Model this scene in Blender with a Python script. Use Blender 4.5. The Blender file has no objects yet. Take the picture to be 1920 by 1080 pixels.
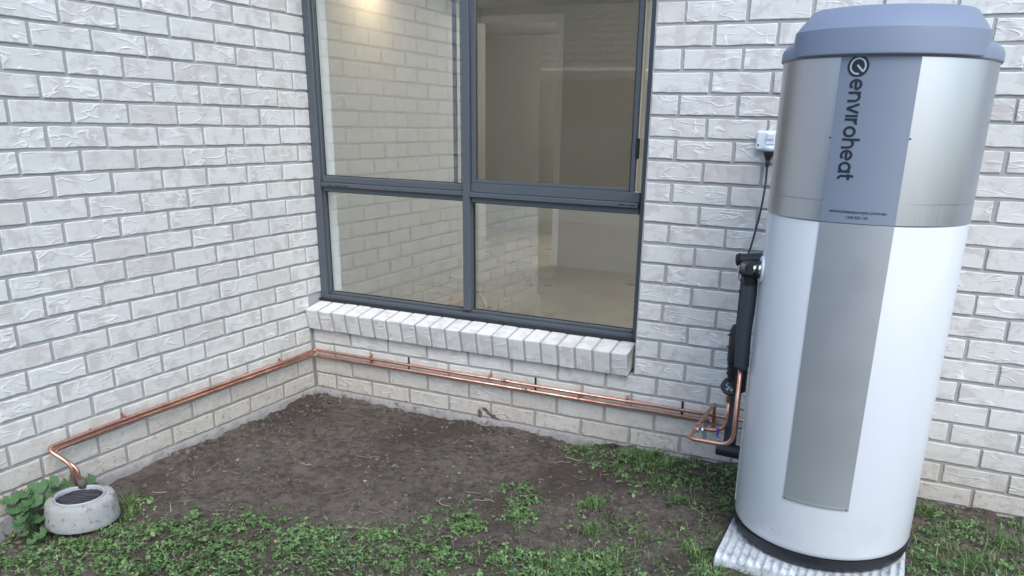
import bpy, math, random
import numpy as np
from mathutils import Matrix, Vector

rng = np.random.default_rng(7)
random.seed(7)
sc = bpy.context.scene
C = sc.collection
rad = math.radians

# ------------------------------------------------------------------ camera
cam_d = bpy.data.cameras.new('camera')
cam = bpy.data.objects.new('camera', cam_d)
C.objects.link(cam)
CAM = (2.8809, -3.3302, 1.4236)
CW = (1.2284, 0.2439, 0.3835)          # rotation vector
_th = math.sqrt(sum(a*a for a in CW))
cam.matrix_world = Matrix.Translation(CAM) @ Matrix.Rotation(_th, 4, Vector([a/_th for a in CW]))
cam_d.sensor_width = 36
cam_d.lens = 1488.5/1920*36
cam_d.shift_x = -(1022.76-960)/1920
cam_d.shift_y = (736.66-540)/1920
cam_d.clip_start = 0.02
cam_d.clip_end = 400
sc.camera = cam

# ------------------------------------------------------------------ sky, sun, exposure
SUN_EL, SUN_AZ = 50, 140               # degrees; azimuth measured from +Y clockwise
w = bpy.data.worlds.new('World'); sc.world = w; w.use_nodes = True
nt = w.node_tree; nt.nodes.clear()
sky = nt.nodes.new('ShaderNodeTexSky'); sky.sky_type = 'NISHITA'; sky.sun_disc = False
sky.sun_elevation = rad(SUN_EL); sky.sun_rotation = rad(SUN_AZ)
sky.air_density = 1.0; sky.dust_density = 1.2; sky.ozone_density = 1.0
bg = nt.nodes.new('ShaderNodeBackground'); bg.inputs['Strength'].default_value = 0.15
wo = nt.nodes.new('ShaderNodeOutputWorld')
nt.links.new(sky.outputs[0], bg.inputs[0]); nt.links.new(bg.outputs[0], wo.inputs[0])
sd = bpy.data.lights.new('sun', 'SUN'); sd.energy = 0.85; sd.angle = rad(40); sd.color = (1.0, 0.965, 0.92)
so = bpy.data.objects.new('sun', sd); C.objects.link(so)
_d = Vector((math.sin(rad(SUN_AZ))*math.cos(rad(SUN_EL)), math.cos(rad(SUN_AZ))*math.cos(rad(SUN_EL)), math.sin(rad(SUN_EL))))
so.rotation_euler = _d.to_track_quat('Z', 'Y').to_euler()
sc.view_settings.view_transform = 'Standard'; sc.view_settings.look = 'None'
sc.view_settings.gamma = 1; sc.view_settings.use_curve_mapping = False
sc.view_settings.exposure = 1.28

# ------------------------------------------------------------------ materials
class NM:
    """small helper for node materials"""
    def __init__(s, name, rough=0.6, metal=0.0, col=(.5,.5,.5), **kw):
        s.m = bpy.data.materials.new(name); s.m.use_nodes = True
        s.t = s.m.node_tree; s.n = s.t.nodes
        s.b = s.n['Principled BSDF']
        s.b.inputs['Roughness'].default_value = rough
        s.b.inputs['Metallic'].default_value = metal
        s.b.inputs['Base Color'].default_value = (*col, 1)
        for k, v in kw.items():
            s.b.inputs[k.replace('_', ' ')].default_value = v
    def new(s, t, **kw):
        x = s.n.new(t)
        for k, v in kw.items(): setattr(x, k, v)
        return x
    def link(s, a, b): s.t.links.new(a, b)
    def val(s, sock, v):
        if isinstance(v, (int, float, tuple)): sock.default_value = v
        else: s.link(v, sock)
    def noise(s, vec, scale, detail=3, rough=.55, dist=0):
        x = s.new('ShaderNodeTexNoise')
        if vec is not None: s.link(vec, x.inputs['Vector'])
        x.inputs['Scale'].default_value = scale; x.inputs['Detail'].default_value = detail
        x.inputs['Roughness'].default_value = rough; x.inputs['Distortion'].default_value = dist
        return x.outputs['Fac']
    def vor(s, vec, scale, feature='F1'):
        x = s.new('ShaderNodeTexVoronoi', feature=feature)
        if vec is not None: s.link(vec, x.inputs['Vector'])
        x.inputs['Scale'].default_value = scale
        return x.outputs['Distance']
    def math(s, op, a, b=0.0, c=None):
        x = s.new('ShaderNodeMath', operation=op)
        s.val(x.inputs[0], a); s.val(x.inputs[1], b)
        if c is not None: s.val(x.inputs[2], c)
        return x.outputs[0]
    def vmath(s, op, a, b):
        x = s.new('ShaderNodeVectorMath', operation=op)
        s.val(x.inputs[0], a); s.val(x.inputs[1], b)
        return x.outputs[0]
    def ss(s, v, a, b, o0=0.0, o1=1.0):
        x = s.new('ShaderNodeMapRange', interpolation_type='SMOOTHSTEP')
        s.val(x.inputs['Value'], v)
        x.inputs['From Min'].default_value = a; x.inputs['From Max'].default_value = b
        x.inputs['To Min'].default_value = o0; x.inputs['To Max'].default_value = o1
        return x.outputs['Result']
    def mix(s, f, a, b, mode='MIX'):
        x = s.new('ShaderNodeMix', data_type='RGBA', blend_type=mode)
        s.val(x.inputs[0], f)
        for i, v in ((6, a), (7, b)):
            if isinstance(v, tuple): x.inputs[i].default_value = (*v, 1) if len(v) == 3 else v
            else: s.link(v, x.inputs[i])
        return x.outputs[2]
    def ramp(s, f, stops):
        x = s.new('ShaderNodeValToRGB'); s.link(f, x.inputs[0])
        e = x.color_ramp.elements
        while len(e) < len(stops): e.new(.5)
        for i, (p, c) in enumerate(stops): e[i].position = p; e[i].color = (*c, 1)
        return x.outputs[0]
    def bump(s, h, dist=.003, strength=1.0, normal=None):
        x = s.new('ShaderNodeBump'); x.inputs['Distance'].default_value = dist
        x.inputs['Strength'].default_value = strength; s.link(h, x.inputs['Height'])
        if normal is not None: s.link(normal, x.inputs['Normal'])
        s.link(x.outputs[0], s.b.inputs['Normal']); return x.outputs[0]
    def color(s, v): s.link(v, s.b.inputs['Base Color'])
    def rough(s, v): s.link(v, s.b.inputs['Roughness'])
    def geo(s): return s.new('ShaderNodeNewGeometry')
    def objc(s): return s.new('ShaderNodeTexCoord').outputs['Object']

def brick_material():
    k = NM('brick', .82)
    k.b.inputs['Specular IOR Level'].default_value = .35
    oi = k.new('ShaderNodeObjectInfo')
    seed = k.new('ShaderNodeCombineXYZ')
    k.link(k.math('MULTIPLY', oi.outputs['Random'], 37.0), seed.inputs[0])
    k.link(k.math('MULTIPLY', oi.outputs['Random'], 91.0), seed.inputs[1])
    k.link(k.math('MULTIPLY', oi.outputs['Random'], 13.0), seed.inputs[2])
    p = k.vmath('ADD', k.objc(), seed.outputs[0])
    # crinkle ridges: level sets of a stretched, warped noise
    st = k.vmath('MULTIPLY', p, (0.33, 1.0, 1.0))
    n1 = k.noise(st, 18, .8, .5, .45)
    n2 = k.noise(k.vmath('ADD', st, (5.3, 2.2, 9.1)), 27, .6, .5, .35)
    r1 = k.ss(k.math('ABSOLUTE', k.math('SUBTRACT', n1, .5)), 0.0, .042, 1, 0)
    r2 = k.ss(k.math('ABSOLUTE', k.math('SUBTRACT', n2, .56)), 0.0, .038, 1, 0)
    mask = k.ss(k.noise(p, 15, 1), .44, .60)
    mask2 = k.ss(k.noise(k.vmath('ADD', p, (3, 3, 3)), 13, 1), .45, .58)
    rq = k.math('FRACT', k.math('MULTIPLY', oi.outputs['Random'], 53.7))
    amp = k.ss(rq, .0, .75, .12, 1.0)
    ridge = k.math('MULTIPLY', k.math('ADD', k.math('MULTIPLY', r1, mask), k.math('MULTIPLY', r2, mask2)), amp)
    pamp = k.ss(k.math('FRACT', k.math('MULTIPLY', oi.outputs['Random'], 29.1)), .1, .9, .15, 1.0)
    fold = k.noise(st, 15, 2, .5, .8)
    fine = k.noise(p, 210, 4, .65)
    # pits
    vd = k.vor(p, 150)
    pm = k.ss(k.noise(p, 22, 2), .5, .66)
    pit = k.math('MULTIPLY', k.math('MULTIPLY', k.ss(vd, .10, .26, 1, 0), pm), pamp)
    h = k.math('ADD', k.math('MULTIPLY', ridge, .75), k.math('MULTIPLY', fold, 1.3))
    h = k.math('ADD', h, k.math('MULTIPLY', fine, .16))
    h = k.math('SUBTRACT', h, k.math('MULTIPLY', pit, .5))
    k.bump(h, .0024, .85)
    # colour: off-white slurry with pinkish grey patches
    patch = k.ss(k.noise(p, 14, 3, .6, .4), .48, .62)
    c = k.mix(patch, (.635, .645, .615), (.53, .515, .49))
    c = k.mix(k.math('MULTIPLY', ridge, .62), c, (.80, .80, .79))  # highlights along the ridges painted into the colour
    c = k.mix(k.math('MULTIPLY', oi.outputs['Random'], .25), c, (.53, .54, .51))
    rnd2 = k.math('FRACT', k.math('MULTIPLY', oi.outputs['Random'], 17.3))
    c = k.mix(k.ss(rnd2, .82, 1.0, 0, .38), c, (.51, .46, .43))
    c = k.mix(k.math('MULTIPLY', k.ss(fine, .50, .66), .22), c, (.40, .39, .38))
    c = k.mix(k.math('MULTIPLY', pit, .75), c, (.15, .135, .12))
    g = k.geo()
    sep = k.new('ShaderNodeSeparateXYZ'); k.link(g.outputs['Position'], sep.inputs[0])
    low = k.ss(k.math('ADD', sep.outputs[2], k.math('MULTIPLY', k.noise(g.outputs['Position'], 7, 4, .6), -.30)), -.12, .26, 1, 0)
    c = k.mix(k.math('MULTIPLY', low, .6), c, (.43, .385, .31))
    spl = k.math('MULTIPLY', k.ss(k.noise(g.outputs['Position'], 38, 5, .7), .52, .66), k.ss(sep.outputs[2], .0, .30, 1, 0))
    c = k.mix(k.math('MULTIPLY', spl, .55), c, (.19, .155, .11))
    k.color(c)
    return k.m

def mortar_material():
    k = NM('mortar', .95)
    g = k.geo(); p = g.outputs['Position']
    f = k.noise(p, 260, 3, .7); l = k.noise(p, 3, 4)
    c = k.mix(l, (.31, .325, .325), (.40, .41, .40))
    c = k.mix(k.math('MULTIPLY', k.ss(f, .5, .7), .3), c, (.22, .22, .215))
    sep = k.new('ShaderNodeSeparateXYZ'); k.link(p, sep.inputs[0])
    low = k.ss(k.math('ADD', sep.outputs[2], k.math('MULTIPLY', k.noise(p, 9, 4), -.2)), -.1, .22, 1, 0)
    c = k.mix(k.math('MULTIPLY', low, .55), c, (.26, .225, .18))
    k.color(c); k.bump(f, .0015, .6)
    return k.m

def plain(name, col, rough=.6, metal=0, var=.06, scale=40, bump=0.0, bscale=200, **kw):
    k = NM(name, rough, metal, **kw)
    p = k.objc(); f = k.noise(p, scale, 4, .6)
    d = tuple(max(0, c*(1-var*2.2)) for c in col); u = tuple(min(1, c*(1+var*2.2)) for c in col)
    k.color(k.mix(f, d, u))
    k.rough(k.ss(k.noise(p, scale*.7, 3), .3, .7, max(.02, rough-.06), min(1, rough+.06)))
    if bump: k.bump(k.noise(p, bscale, 3), bump, .5)
    return k.m

def soil_material():
    k = NM('soil', .95)
    k.b.inputs['Specular IOR Level'].default_value = .2
    p = k.geo().outputs['Position']
    a = k.noise(p, 3.2, 5, .6); b = k.noise(p, 28, 5, .65); f = k.noise(p, 190, 3, .7)
    c = k.mix(k.ss(a, .38, .62), (.092, .075, .064), (.150, .126, .108))
    c = k.mix(k.math('MULTIPLY', k.ss(b, .42, .66), .6), c, (.175, .146, .122))
    c = k.mix(k.math('MULTIPLY', k.ss(b, .52, .34), .5), c, (.036, .030, .027))
    c = k.mix(k.math('MULTIPLY', k.ss(k.noise(p, 1.6, 3), .50, .62), .7), c, (.062, .046, .038))
    c = k.mix(k.math('MULTIPLY', k.ss(f, .58, .72), .35), c, (.24, .22, .20))
    c = k.mix(k.math('MULTIPLY', k.ss(k.noise(p, 9, 4), .55, .70), .45), c, (.050, .062, .038))
    k.color(c)
    k.bump(k.math('ADD', f, k.math('MULTIPLY', b, 1.6)), .010, 1.0)
    return k.m

def isl_material(name, stops, rough=.55, trans=.0):
    k = NM(name, rough)
    g = k.geo()
    c = k.ramp(g.outputs['Random Per Island'], stops)
    n = k.noise(g.outputs['Position'], 4.5, 3)
    c = k.mix(k.ss(n, .4, .65, 0, .45), c, (.085, .14, .045) if trans else (.06, .05, .04), 'MIX') if trans else c
    k.color(c)
    return k.m

def concrete_material(name, col, rough=.9, stain=.4):
    k = NM(name, rough)
    p = k.geo().outputs['Position']
    a = k.noise(p, 12, 5, .65); f = k.noise(p, 160, 4, .7); s = k.noise(p, 30, 5, .7)
    c = k.mix(a, tuple(v*.72 for v in col), tuple(min(1, v*1.15) for v in col))
    c = k.mix(k.math('MULTIPLY', k.ss(s, .54, .68), stain), c, (.13, .12, .10))
    pit = k.ss(k.vor(p, 90), .08, .2, 1, 0)
    c = k.mix(k.math('MULTIPLY', pit, .35*stain), c, (.10, .09, .08))
    k.color(c); k.bump(k.math('SUBTRACT', k.math('ADD', f, k.math('MULTIPLY', s, 1.5)), k.math('MULTIPLY', pit, .8)), .003, .7)
    return k.m

def glass_material(name, tint, extra=1.0):
    m = bpy.data.materials.new(name); m.use_nodes = True; t = m.node_tree; t.nodes.clear()
    o = t.nodes.new('ShaderNodeOutputMaterial'); mx = t.nodes.new('ShaderNodeMixShader')
    tr = t.nodes.new('ShaderNodeBsdfTransparent'); tr.inputs[0].default_value = (*tint, 1)
    gl = t.nodes.new('ShaderNodeBsdfGlossy'); gl.inputs['Roughness'].default_value = 0.0
    gl.inputs[0].default_value = (.95, .97, 1, 1)
    fr = t.nodes.new('ShaderNodeFresnel'); 
    ge = t.nodes.new('ShaderNodeNewGeometry'); mr_ = t.nodes.new('ShaderNodeMapRange')
    mr_.inputs['To Min'].default_value = 2.0*extra; mr_.inputs['To Max'].default_value = 1/(2.0*extra)
    t.links.new(ge.outputs['Backfacing'], mr_.inputs['Value']); t.links.new(mr_.outputs[0], fr.inputs['IOR'])
    # gentle waviness of the pane
    tc = t.nodes.new('ShaderNodeNewGeometry'); nz = t.nodes.new('ShaderNodeTexNoise'); nz.inputs['Scale'].default_value = 5
    bp = t.nodes.new('ShaderNodeBump'); bp.inputs['Distance'].default_value = .0006; bp.inputs['Strength'].default_value = .25
    t.links.new(tc.outputs['Position'], nz.inputs['Vector']); t.links.new(nz.outputs['Fac'], bp.inputs['Height'])
    t.links.new(bp.outputs[0], gl.inputs['Normal'])
    t.links.new(fr.outputs[0], mx.inputs[0]); t.links.new(tr.outputs[0], mx.inputs[1]); t.links.new(gl.outputs[0], mx.inputs[2])
    t.links.new(mx.outputs[0], o.inputs[0])
    return m

def screen_material():
    m = bpy.data.materials.new('flyscreen_mesh'); m.use_nodes = True; t = m.node_tree; t.nodes.clear()
    o = t.nodes.new('ShaderNodeOutputMaterial'); mx = t.nodes.new('ShaderNodeMixShader'); mx.inputs[0].default_value = .07
    tr = t.nodes.new('ShaderNodeBsdfTransparent'); tr.inputs[0].default_value = (.76, .75, .73, 1)
    df = t.nodes.new('ShaderNodeBsdfDiffuse'); df.inputs[0].default_value = (.14, .132, .12, 1)
    t.links.new(tr.outputs[0], mx.inputs[1]); t.links.new(df.outputs[0], mx.inputs[2]); t.links.new(mx.outputs[0], o.inputs[0])
    return m

def steel_material():
    k = NM('brushed_steel', .36, 1.0)
    p = k.objc()
    st = k.vmath('MULTIPLY', p, (1.0, 1.0, .02))
    n = k.noise(st, 420, 3, .6)
    k.color(k.mix(n, (.45, .475, .515), (.52, .545, .585)))
    k.rough(k.ss(n, .3, .7, .31, .40))
    return k.m

def copper_material():
    k = NM('copper', .30, 1.0)
    p = k.geo().outputs['Position']
    a = k.noise(p, 16, 5, .65); b = k.noise(p, 70, 3, .6)
    c = k.mix(k.ss(a, .36, .66), (.74, .42, .32), (.50, .265, .195))
    c = k.mix(k.math('MULTIPLY', k.ss(b, .58, .72), .35), c, (.40, .22, .17))
    k.color(c); k.rough(k.ss(a, .3, .7, .30, .52))
    return k.m

M = dict(
    brick=brick_material(), mortar=mortar_material(), soil=soil_material(),
    slab=concrete_material('slab_concrete', (.30, .29, .275), .95, 1.0),
    ring=concrete_material('ring_concrete', (.35, .36, .345), .95, 1.0),
    frame=plain('window_powdercoat', (.076, .092, .105), .42, 0, .04),
    seal=plain('rubber_seal', (.012, .014, .018), .6),
    glass=glass_material('window_glass', (.93, .955, .95)),
    glass_dim=glass_material('sash_glass', (.90, .92, .90)),
    screen=screen_material(),
    jamb=plain('jamb_white', (.84, .86, .88), .5, 0, .02),
    white=plain('tank_white', (.57, .615, .655), .25, 0, .002, 2),
    blue=plain('hood_plastic', (.182, .222, .292), .45, 0, .012, 8, .0006, 700),
    panelblue=plain('upper_panel', (.185, .218, .275), .4, 0, .012, 8),
    panelgrey=plain('lower_panel', (.37, .395, .41), .44, .5, .015, 8),
    steel=steel_material(),
    ink=plain('ink', (.012, .016, .028), .5),
    logo=plain('logo_light', (.42, .45, .48), .5),
    black=plain('black_plastic', (.014, .016, .020), .45),
    lag=plain('pipe_lagging', (.030, .040, .050), .62, 0, .12, 30, .001, 300),
    copper=copper_material(),
    brass=plain('brass', (.42, .33, .17), .35, 1.0, .15, 60),
    solder=plain('solder', (.62, .60, .58), .35, 1.0, .1, 60),
    plastic=plain('white_plastic', (.72, .78, .82), .38, 0, .01),
    pvc=plain('grey_pvc', (.17, .18, .20), .5, 0, .2, 60),
    blueplastic=plain('blue_clip', (.02, .03, .35), .4),
    cream=plain('cream_plastic', (.55, .56, .50), .5),
    clover=isl_material('clover_leaf', [(0, (.028, .068, .022)), (.3, (.062, .135, .038)), (.6, (.10, .20, .058)), (.86, (.13, .235, .08)), (.96, (.19, .28, .085)), (1, (.26, .24, .10))], .5, .1),
    weed=plain('weed_leaf', (.055, .125, .042), .5, 0, .3, 50, .002, 120),
    stem=plain('weed_stem', (.10, .16, .055), .6),
    grassm=isl_material('grass_blade', [(0, (.034, .078, .02)), (.4, (.076, .16, .037)), (.75, (.11, .21, .053)), (.92, (.21, .28, .085)), (1, (.38, .36, .22))], .55, .1),
    straw=isl_material('straw', [(0, (.10, .075, .05)), (.5, (.22, .18, .13)), (1, (.40, .35, .27))], .8),
    clod=isl_material('clods', [(0, (.05, .04, .033)), (.5, (.10, .082, .068)), (.97, (.15, .128, .11)), (1, (.28, .26, .24))], .95),
    wall_in=plain('interior_paint', (.58, .58, .565), .7, 0, .02, 3),
    floor_in=plain('interior_floor', (.42, .395, .35), .32, 0, .12, 2.5),
    ceil_in=plain('ceiling_paint', (.72, .71, .69), .8, 0, .02),
    fence=plain('weathered_timber', (.46, .42, .37), .85, 0, .2, 9),
    nbrick=plain('neighbour_brick', (.17, .13, .10), .9, 0, .3, 12),
    gutter=plain('cream_gutter', (.84, .80, .68), .5, 0, .03),
    tile=plain('roof_tile', (.40, .39, .38), .85, 0, .3, 14),
    roof=plain('roof_sheet', (.3, .3, .3), .8),
    dirtcap=concrete_material('dark_fill', (.02, .019, .021), .9, .2),
    pad=None,
)

def pad_material():
    k = NM('pad', .5)
    p = k.geo().outputs['Position']
    g = k.geo(); sepn = k.new('ShaderNodeSeparateXYZ'); k.link(g.outputs['Normal'], sepn.inputs[0])
    a = k.noise(p, 26, 5, .7)
    c = k.mix(k.ss(a, .45, .66), (.50, .54, .56), (.27, .30, .31))
    c = k.mix(k.math('MULTIPLY', k.ss(k.noise(p, 60, 4, .7), .56, .7), .5), c, (.20, .17, .13))
    k.color(c); k.bump(k.noise(p, 90, 3), .002, .4)
    return k.m
M['pad'] = pad_material()
def tank_white():
    k = NM('tank_enamel', .24)
    p = k.geo().outputs['Position']
    sep = k.new('ShaderNodeSeparateXYZ'); k.link(p, sep.inputs[0])
    low = k.ss(sep.outputs[2], .10, .34, 1, 0)
    sp_ = k.ss(k.noise(p, 120, 3, .7), .60, .70); bl = k.ss(k.noise(p, 9, 4, .6), .42, .7)
    c = k.mix(k.math('MULTIPLY', k.math('MULTIPLY', sp_, low), .5), (.575, .605, .63), (.30, .26, .21))
    c = k.mix(k.math('MULTIPLY', k.math('MULTIPLY', bl, low), .22), c, (.42, .40, .36))
    k.color(c); k.rough(k.ss(k.noise(p, 2.2, 3), .3, .7, .22, .27))
    w_ = k.noise(p, 3.5, 2); k.bump(w_, .0035, .25)
    return k.m
M['white'] = tank_white()

# ------------------------------------------------------------------ mesh helpers
class MB:
    def __init__(s): s.v = []; s.f = []; s.smooth = []
    def add(s, vs, fs, smooth=False):
        o = len(s.v); s.v += [tuple(map(float, q)) for q in vs]
        s.f += [tuple(i+o for i in q) for q in fs]; s.smooth += [smooth]*len(fs); return s
    def box(s, a, b, bev=0.0):
        x0, y0, z0 = a; x1, y1, z1 = b
        if bev <= 0:
            return s.add([(x0,y0,z0),(x1,y0,z0),(x1,y1,z0),(x0,y1,z0),(x0,y0,z1),(x1,y0,z1),(x1,y1,z1),(x0,y1,z1)],
                  [(3,2,1,0),(4,5,6,7),(0,1,5,4),(1,2,6,5),(2,3,7,6),(3,0,4,7)])
        # bevelled box: 24 verts
        c = [(a[i]+b[i])/2 for i in range(3)]; h = [(b[i]-a[i])/2 for i in range(3)]
        import itertools
        vs = []; idx = {}
        for sx in (-1, 1):
            for sy in (-1, 1):
                for sz in (-1, 1):
                    for ax in range(3):
                        q = [sx*h[0], sy*h[1], sz*h[2]]
                        for j in range(3):
                            if j != ax: q[j] -= (sx, sy, sz)[j]*bev
                        idx[(sx, sy, sz, ax)] = len(vs); vs.append([c[j]+q[j] for j in range(3)])
        fs = []
        for ax in range(3):
            o1, o2 = (ax+1) % 3, (ax+2) % 3
            for sg in (-1, 1):
                r = []
                for p, q in ((-1,-1),(1,-1),(1,1),(-1,1)):
                    k = [0,0,0]; k[ax] = sg; k[o1] = p; k[o2] = q
                    r.append(idx[(*k, ax)])
                fs.append(r if sg > 0 else r[::-1])
            for p in (-1, 1):
                for q in (-1, 1):
                    ka = [0,0,0]; kb = [0,0,0]
                    ka[ax] = -1; kb[ax] = 1
                    for k in (ka, kb): k[o1] = p; k[o2] = q
                    r = [idx[(*ka, o1)], idx[(*kb, o1)], idx[(*kb, o2)], idx[(*ka, o2)]]
                    fs.append(r[::-1] if p*q > 0 else r)
        for sx in (-1, 1):
            for sy in (-1, 1):
                for sz in (-1, 1):
                    r = [idx[(sx, sy, sz, j)] for j in range(3)]
                    fs.append(r if sx*sy*sz > 0 else r[::-1])
        return s.add(vs, fs)
    def tube(s, pts, r, n=12, cap=True):
        pts = [Vector(p) for p in pts]; rs = r if isinstance(r, (list, tuple)) else [r]*len(pts)
        vs = []; fs = []
        t0 = (pts[1]-pts[0]).normalized()
        up = Vector((0, 0, 1)) if abs(t0.z) < .9 else Vector((0, 1, 0))
        nrm = t0.cross(up).normalized()
        for i, p in enumerate(pts):
            t = ((pts[min(i+1, len(pts)-1)]-p).normalized() + (p-pts[max(i-1, 0)]).normalized())
            if t.length < 1e-6: t = t0
            t.normalize()
            nrm = (nrm - t*nrm.dot(t)).normalized(); bn = t.cross(nrm)
            for k in range(n):
                a = 2*math.pi*k/n
                vs.append(p + (nrm*math.cos(a)+bn*math.sin(a))*rs[i])
        for i in range(len(pts)-1):
            for k in range(n):
                fs.append((i*n+k, i*n+(k+1) % n, (i+1)*n+(k+1) % n, (i+1)*n+k))
        s.add(vs, fs, True)
        if cap:
            o = len(s.v)-len(vs)
            s.f.append(tuple(o+k for k in range(n))[::-1]); s.smooth.append(False)
            s.f.append(tuple(o+(len(pts)-1)*n+k for k in range(n))); s.smooth.append(False)
        return s
    def lathe(s, prof, n=64, c=(0, 0), a0=0, a1=2*math.pi, smooth=True):
        full = abs(a1-a0-2*math.pi) < 1e-6
        m = n if full else n+1
        vs = [(c[0]+r*math.cos(a0+(a1-a0)*k/n), c[1]+r*math.sin(a0+(a1-a0)*k/n), z) for r, z in prof for k in range(m)]
        fs = []
        for i in range(len(prof)-1):
            for k in range(n):
                k2 = (k+1) % m if full else k+1
                fs.append((i*m+k, i*m+k2, (i+1)*m+k2, (i+1)*m+k))
        return s.add(vs, fs, smooth)
    def build(s, name, mat, parent=None, loc=(0, 0, 0), mesh_only=False, sharp=None):
        me = bpy.data.meshes.new(name)
        me.from_pydata(s.v, [], s.f); me.update()
        me.polygons.foreach_set('use_smooth', s.smooth)
        me.materials.append(mat)
        if sharp is not None: me.set_sharp_from_angle(angle=rad(sharp))
        if mesh_only: return me
        return obj(name, me, parent, loc)

def obj(name, me, parent=None, loc=(0, 0, 0), rot=None):
    o = bpy.data.objects.new(name, me); C.objects.link(o)
    o.location = loc
    if rot: o.rotation_euler = rot
    if parent is not None: o.parent = parent
    return o
def tag(o, label=None, cat=None, group=None, kind=None):
    if label: o['label'] = label
    if cat: o['category'] = cat
    if group: o['group'] = group
    if kind: o['kind'] = kind
    return o
def fillet(pts, r, n=7):
    """round the inner corners of a polyline"""
    pts = [Vector(p) for p in pts]; out = [pts[0]]
    for i in range(1, len(pts)-1):
        a, b, c = pts[i-1], pts[i], pts[i+1]
        rr = r[i-1] if isinstance(r, (list, tuple)) else r
        u = (a-b).normalized(); v = (c-b).normalized()
        d = min(rr, (a-b).length*.49, (c-b).length*.49)
        p0, p1 = b+u*d, b+v*d
        for k in range(n+1):
            t = k/n; out.append(p0*(1-t)**2 + b*2*t*(1-t) + p1*t*t)
    out.append(pts[-1]); return out
def np_mesh(name, V, F, mat, smooth=False):
    me = bpy.data.meshes.new(name)
    V = np.asarray(V, np.float32); F = np.asarray(F, np.int32); k = F.shape[1]
    me.vertices.add(len(V)); me.vertices.foreach_set('co', V.ravel())
    me.loops.add(F.size); me.loops.foreach_set('vertex_index', F.ravel())
    me.polygons.add(len(F)); me.polygons.foreach_set('loop_start', np.arange(0, F.size, k, dtype=np.int32))
    me.polygons.foreach_set('use_smooth', np.full(len(F), smooth))
    me.update(calc_edges=True); me.materials.append(mat)
    return me

def hash2(ix, iy, seed):
    h = (ix.astype(np.int64)*374761393 + iy.astype(np.int64)*668265263 + seed*982451653) & 0x7fffffff
    h = ((h ^ (h >> 13))*1274126177) & 0x7fffffff
    return ((h ^ (h >> 16)) & 0xffff)/65535.0
def vnoise(x, y, f, seed=0):
    x = np.asarray(x)*f; y = np.asarray(y)*f
    ix = np.floor(x); iy = np.floor(y); fx = x-ix; fy = y-iy
    fx = fx*fx*(3-2*fx); fy = fy*fy*(3-2*fy)
    a = hash2(ix, iy, seed); b = hash2(ix+1, iy, seed); c = hash2(ix, iy+1, seed); d = hash2(ix+1, iy+1, seed)
    return a*(1-fx)*(1-fy)+b*fx*(1-fy)+c*(1-fx)*fy+d*fx*fy
def fbm(x, y, f, o=4, seed=0):
    s = 0; a = .5; t = 0
    for i in range(o): s = s+a*vnoise(x, y, f*2**i, seed+i*17); t += a; a *= .5
    return s/t
def sstep(a, b, v):
    t = np.clip((np.asarray(v, float)-a)/(b-a), 0, 1); return t*t*(3-2*t)

# ------------------------------------------------------------------ ground
# green patches: centre x,y, two half-axes, weight
BLOBS = [(0.244,-1.817,0.214,0.088,0.157,-0.106,1.0),(0.427,-1.663,0.222,0.086,0.165,-0.128,1.0),(0.605,-1.514,0.166,0.068,0.108,-0.097,0.8),(0.735,-1.697,0.238,0.1,0.113,-0.098,0.9),(0.751,-1.346,0.138,0.063,0.083,-0.085,0.9),(0.935,-1.458,0.189,0.089,0.117,-0.123,1.0),(1.152,-1.375,0.151,0.076,0.088,-0.107,1.0),(1.276,-1.471,0.242,0.119,0.062,-0.078,1.0),(0.548,-1.536,0.112,0.044,0.111,-0.096,0.35),(0.253,-1.419,0.08,0.032,0.064,-0.053,0.7),(1.442,-1.271,0.153,0.072,0.079,-0.117,0.55),(1.24,-1.179,0.106,0.054,0.042,-0.059,0.45),(1.46,-0.95,0.093,0.044,0.054,-0.092,0.75),(1.675,-1.224,0.154,0.064,0.052,-0.091,0.9),(1.887,-1.156,0.153,0.061,0.041,-0.088,0.85),(2.097,-1.092,0.167,0.067,0.036,-0.095,0.9),(1.654,-0.735,0.059,0.025,0.07,-0.145,0.85),(1.473,-0.992,0.111,0.051,0.034,-0.058,0.5),(1.538,-0.622,0.071,0.032,0.027,-0.055,0.35),(1.911,-0.63,0.063,0.025,0.024,-0.062,0.8),(2.035,-0.756,0.103,0.04,0.023,-0.065,0.7),(2.155,-0.801,0.1,0.04,0.018,-0.054,0.5),(2.045,-0.953,0.106,0.042,0.019,-0.05,0.4),(2.203,-0.465,0.069,0.027,0.021,-0.075,0.5),(1.812,-0.059,0.162,0.061,0.034,-0.098,0.7),(1.976,-0.168,0.165,0.062,0.039,-0.124,0.95),(2.189,-0.244,0.157,0.062,0.036,-0.137,1.0),(2.356,-0.377,0.099,0.042,0.03,-0.133,0.9),(1.662,-0.085,0.093,0.038,0.019,-0.049,0.7),(2.346,-0.61,0.093,0.039,0.024,-0.101,0.7),(2.434,-0.816,0.077,0.034,0.033,-0.142,0.95),(2.288,-0.977,0.117,0.049,0.025,-0.084,0.8),(2.305,-0.764,0.08,0.033,0.017,-0.062,0.55),(2.564,-0.914,0.098,0.046,0.01,-0.05,1.0),(3.159,-0.309,0.128,0.065,-0.002,-0.153,1.0),(3.302,-0.282,0.127,0.064,-0.009,-0.153,0.85),(3.155,-0.564,0.135,0.068,-0.002,-0.114,1.0),(3.358,-0.462,0.102,0.051,-0.009,-0.118,0.9),(3.123,-0.135,0.058,0.029,-0.0,-0.06,0.8),(3.396,-0.189,0.074,0.037,-0.008,-0.093,0.5),(0.024,-1.75,0.108,0.049,0.057,-0.037,0.5),(2.45,-0.311,0.099,0.044,0.045,-0.236,0.9)]
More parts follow.
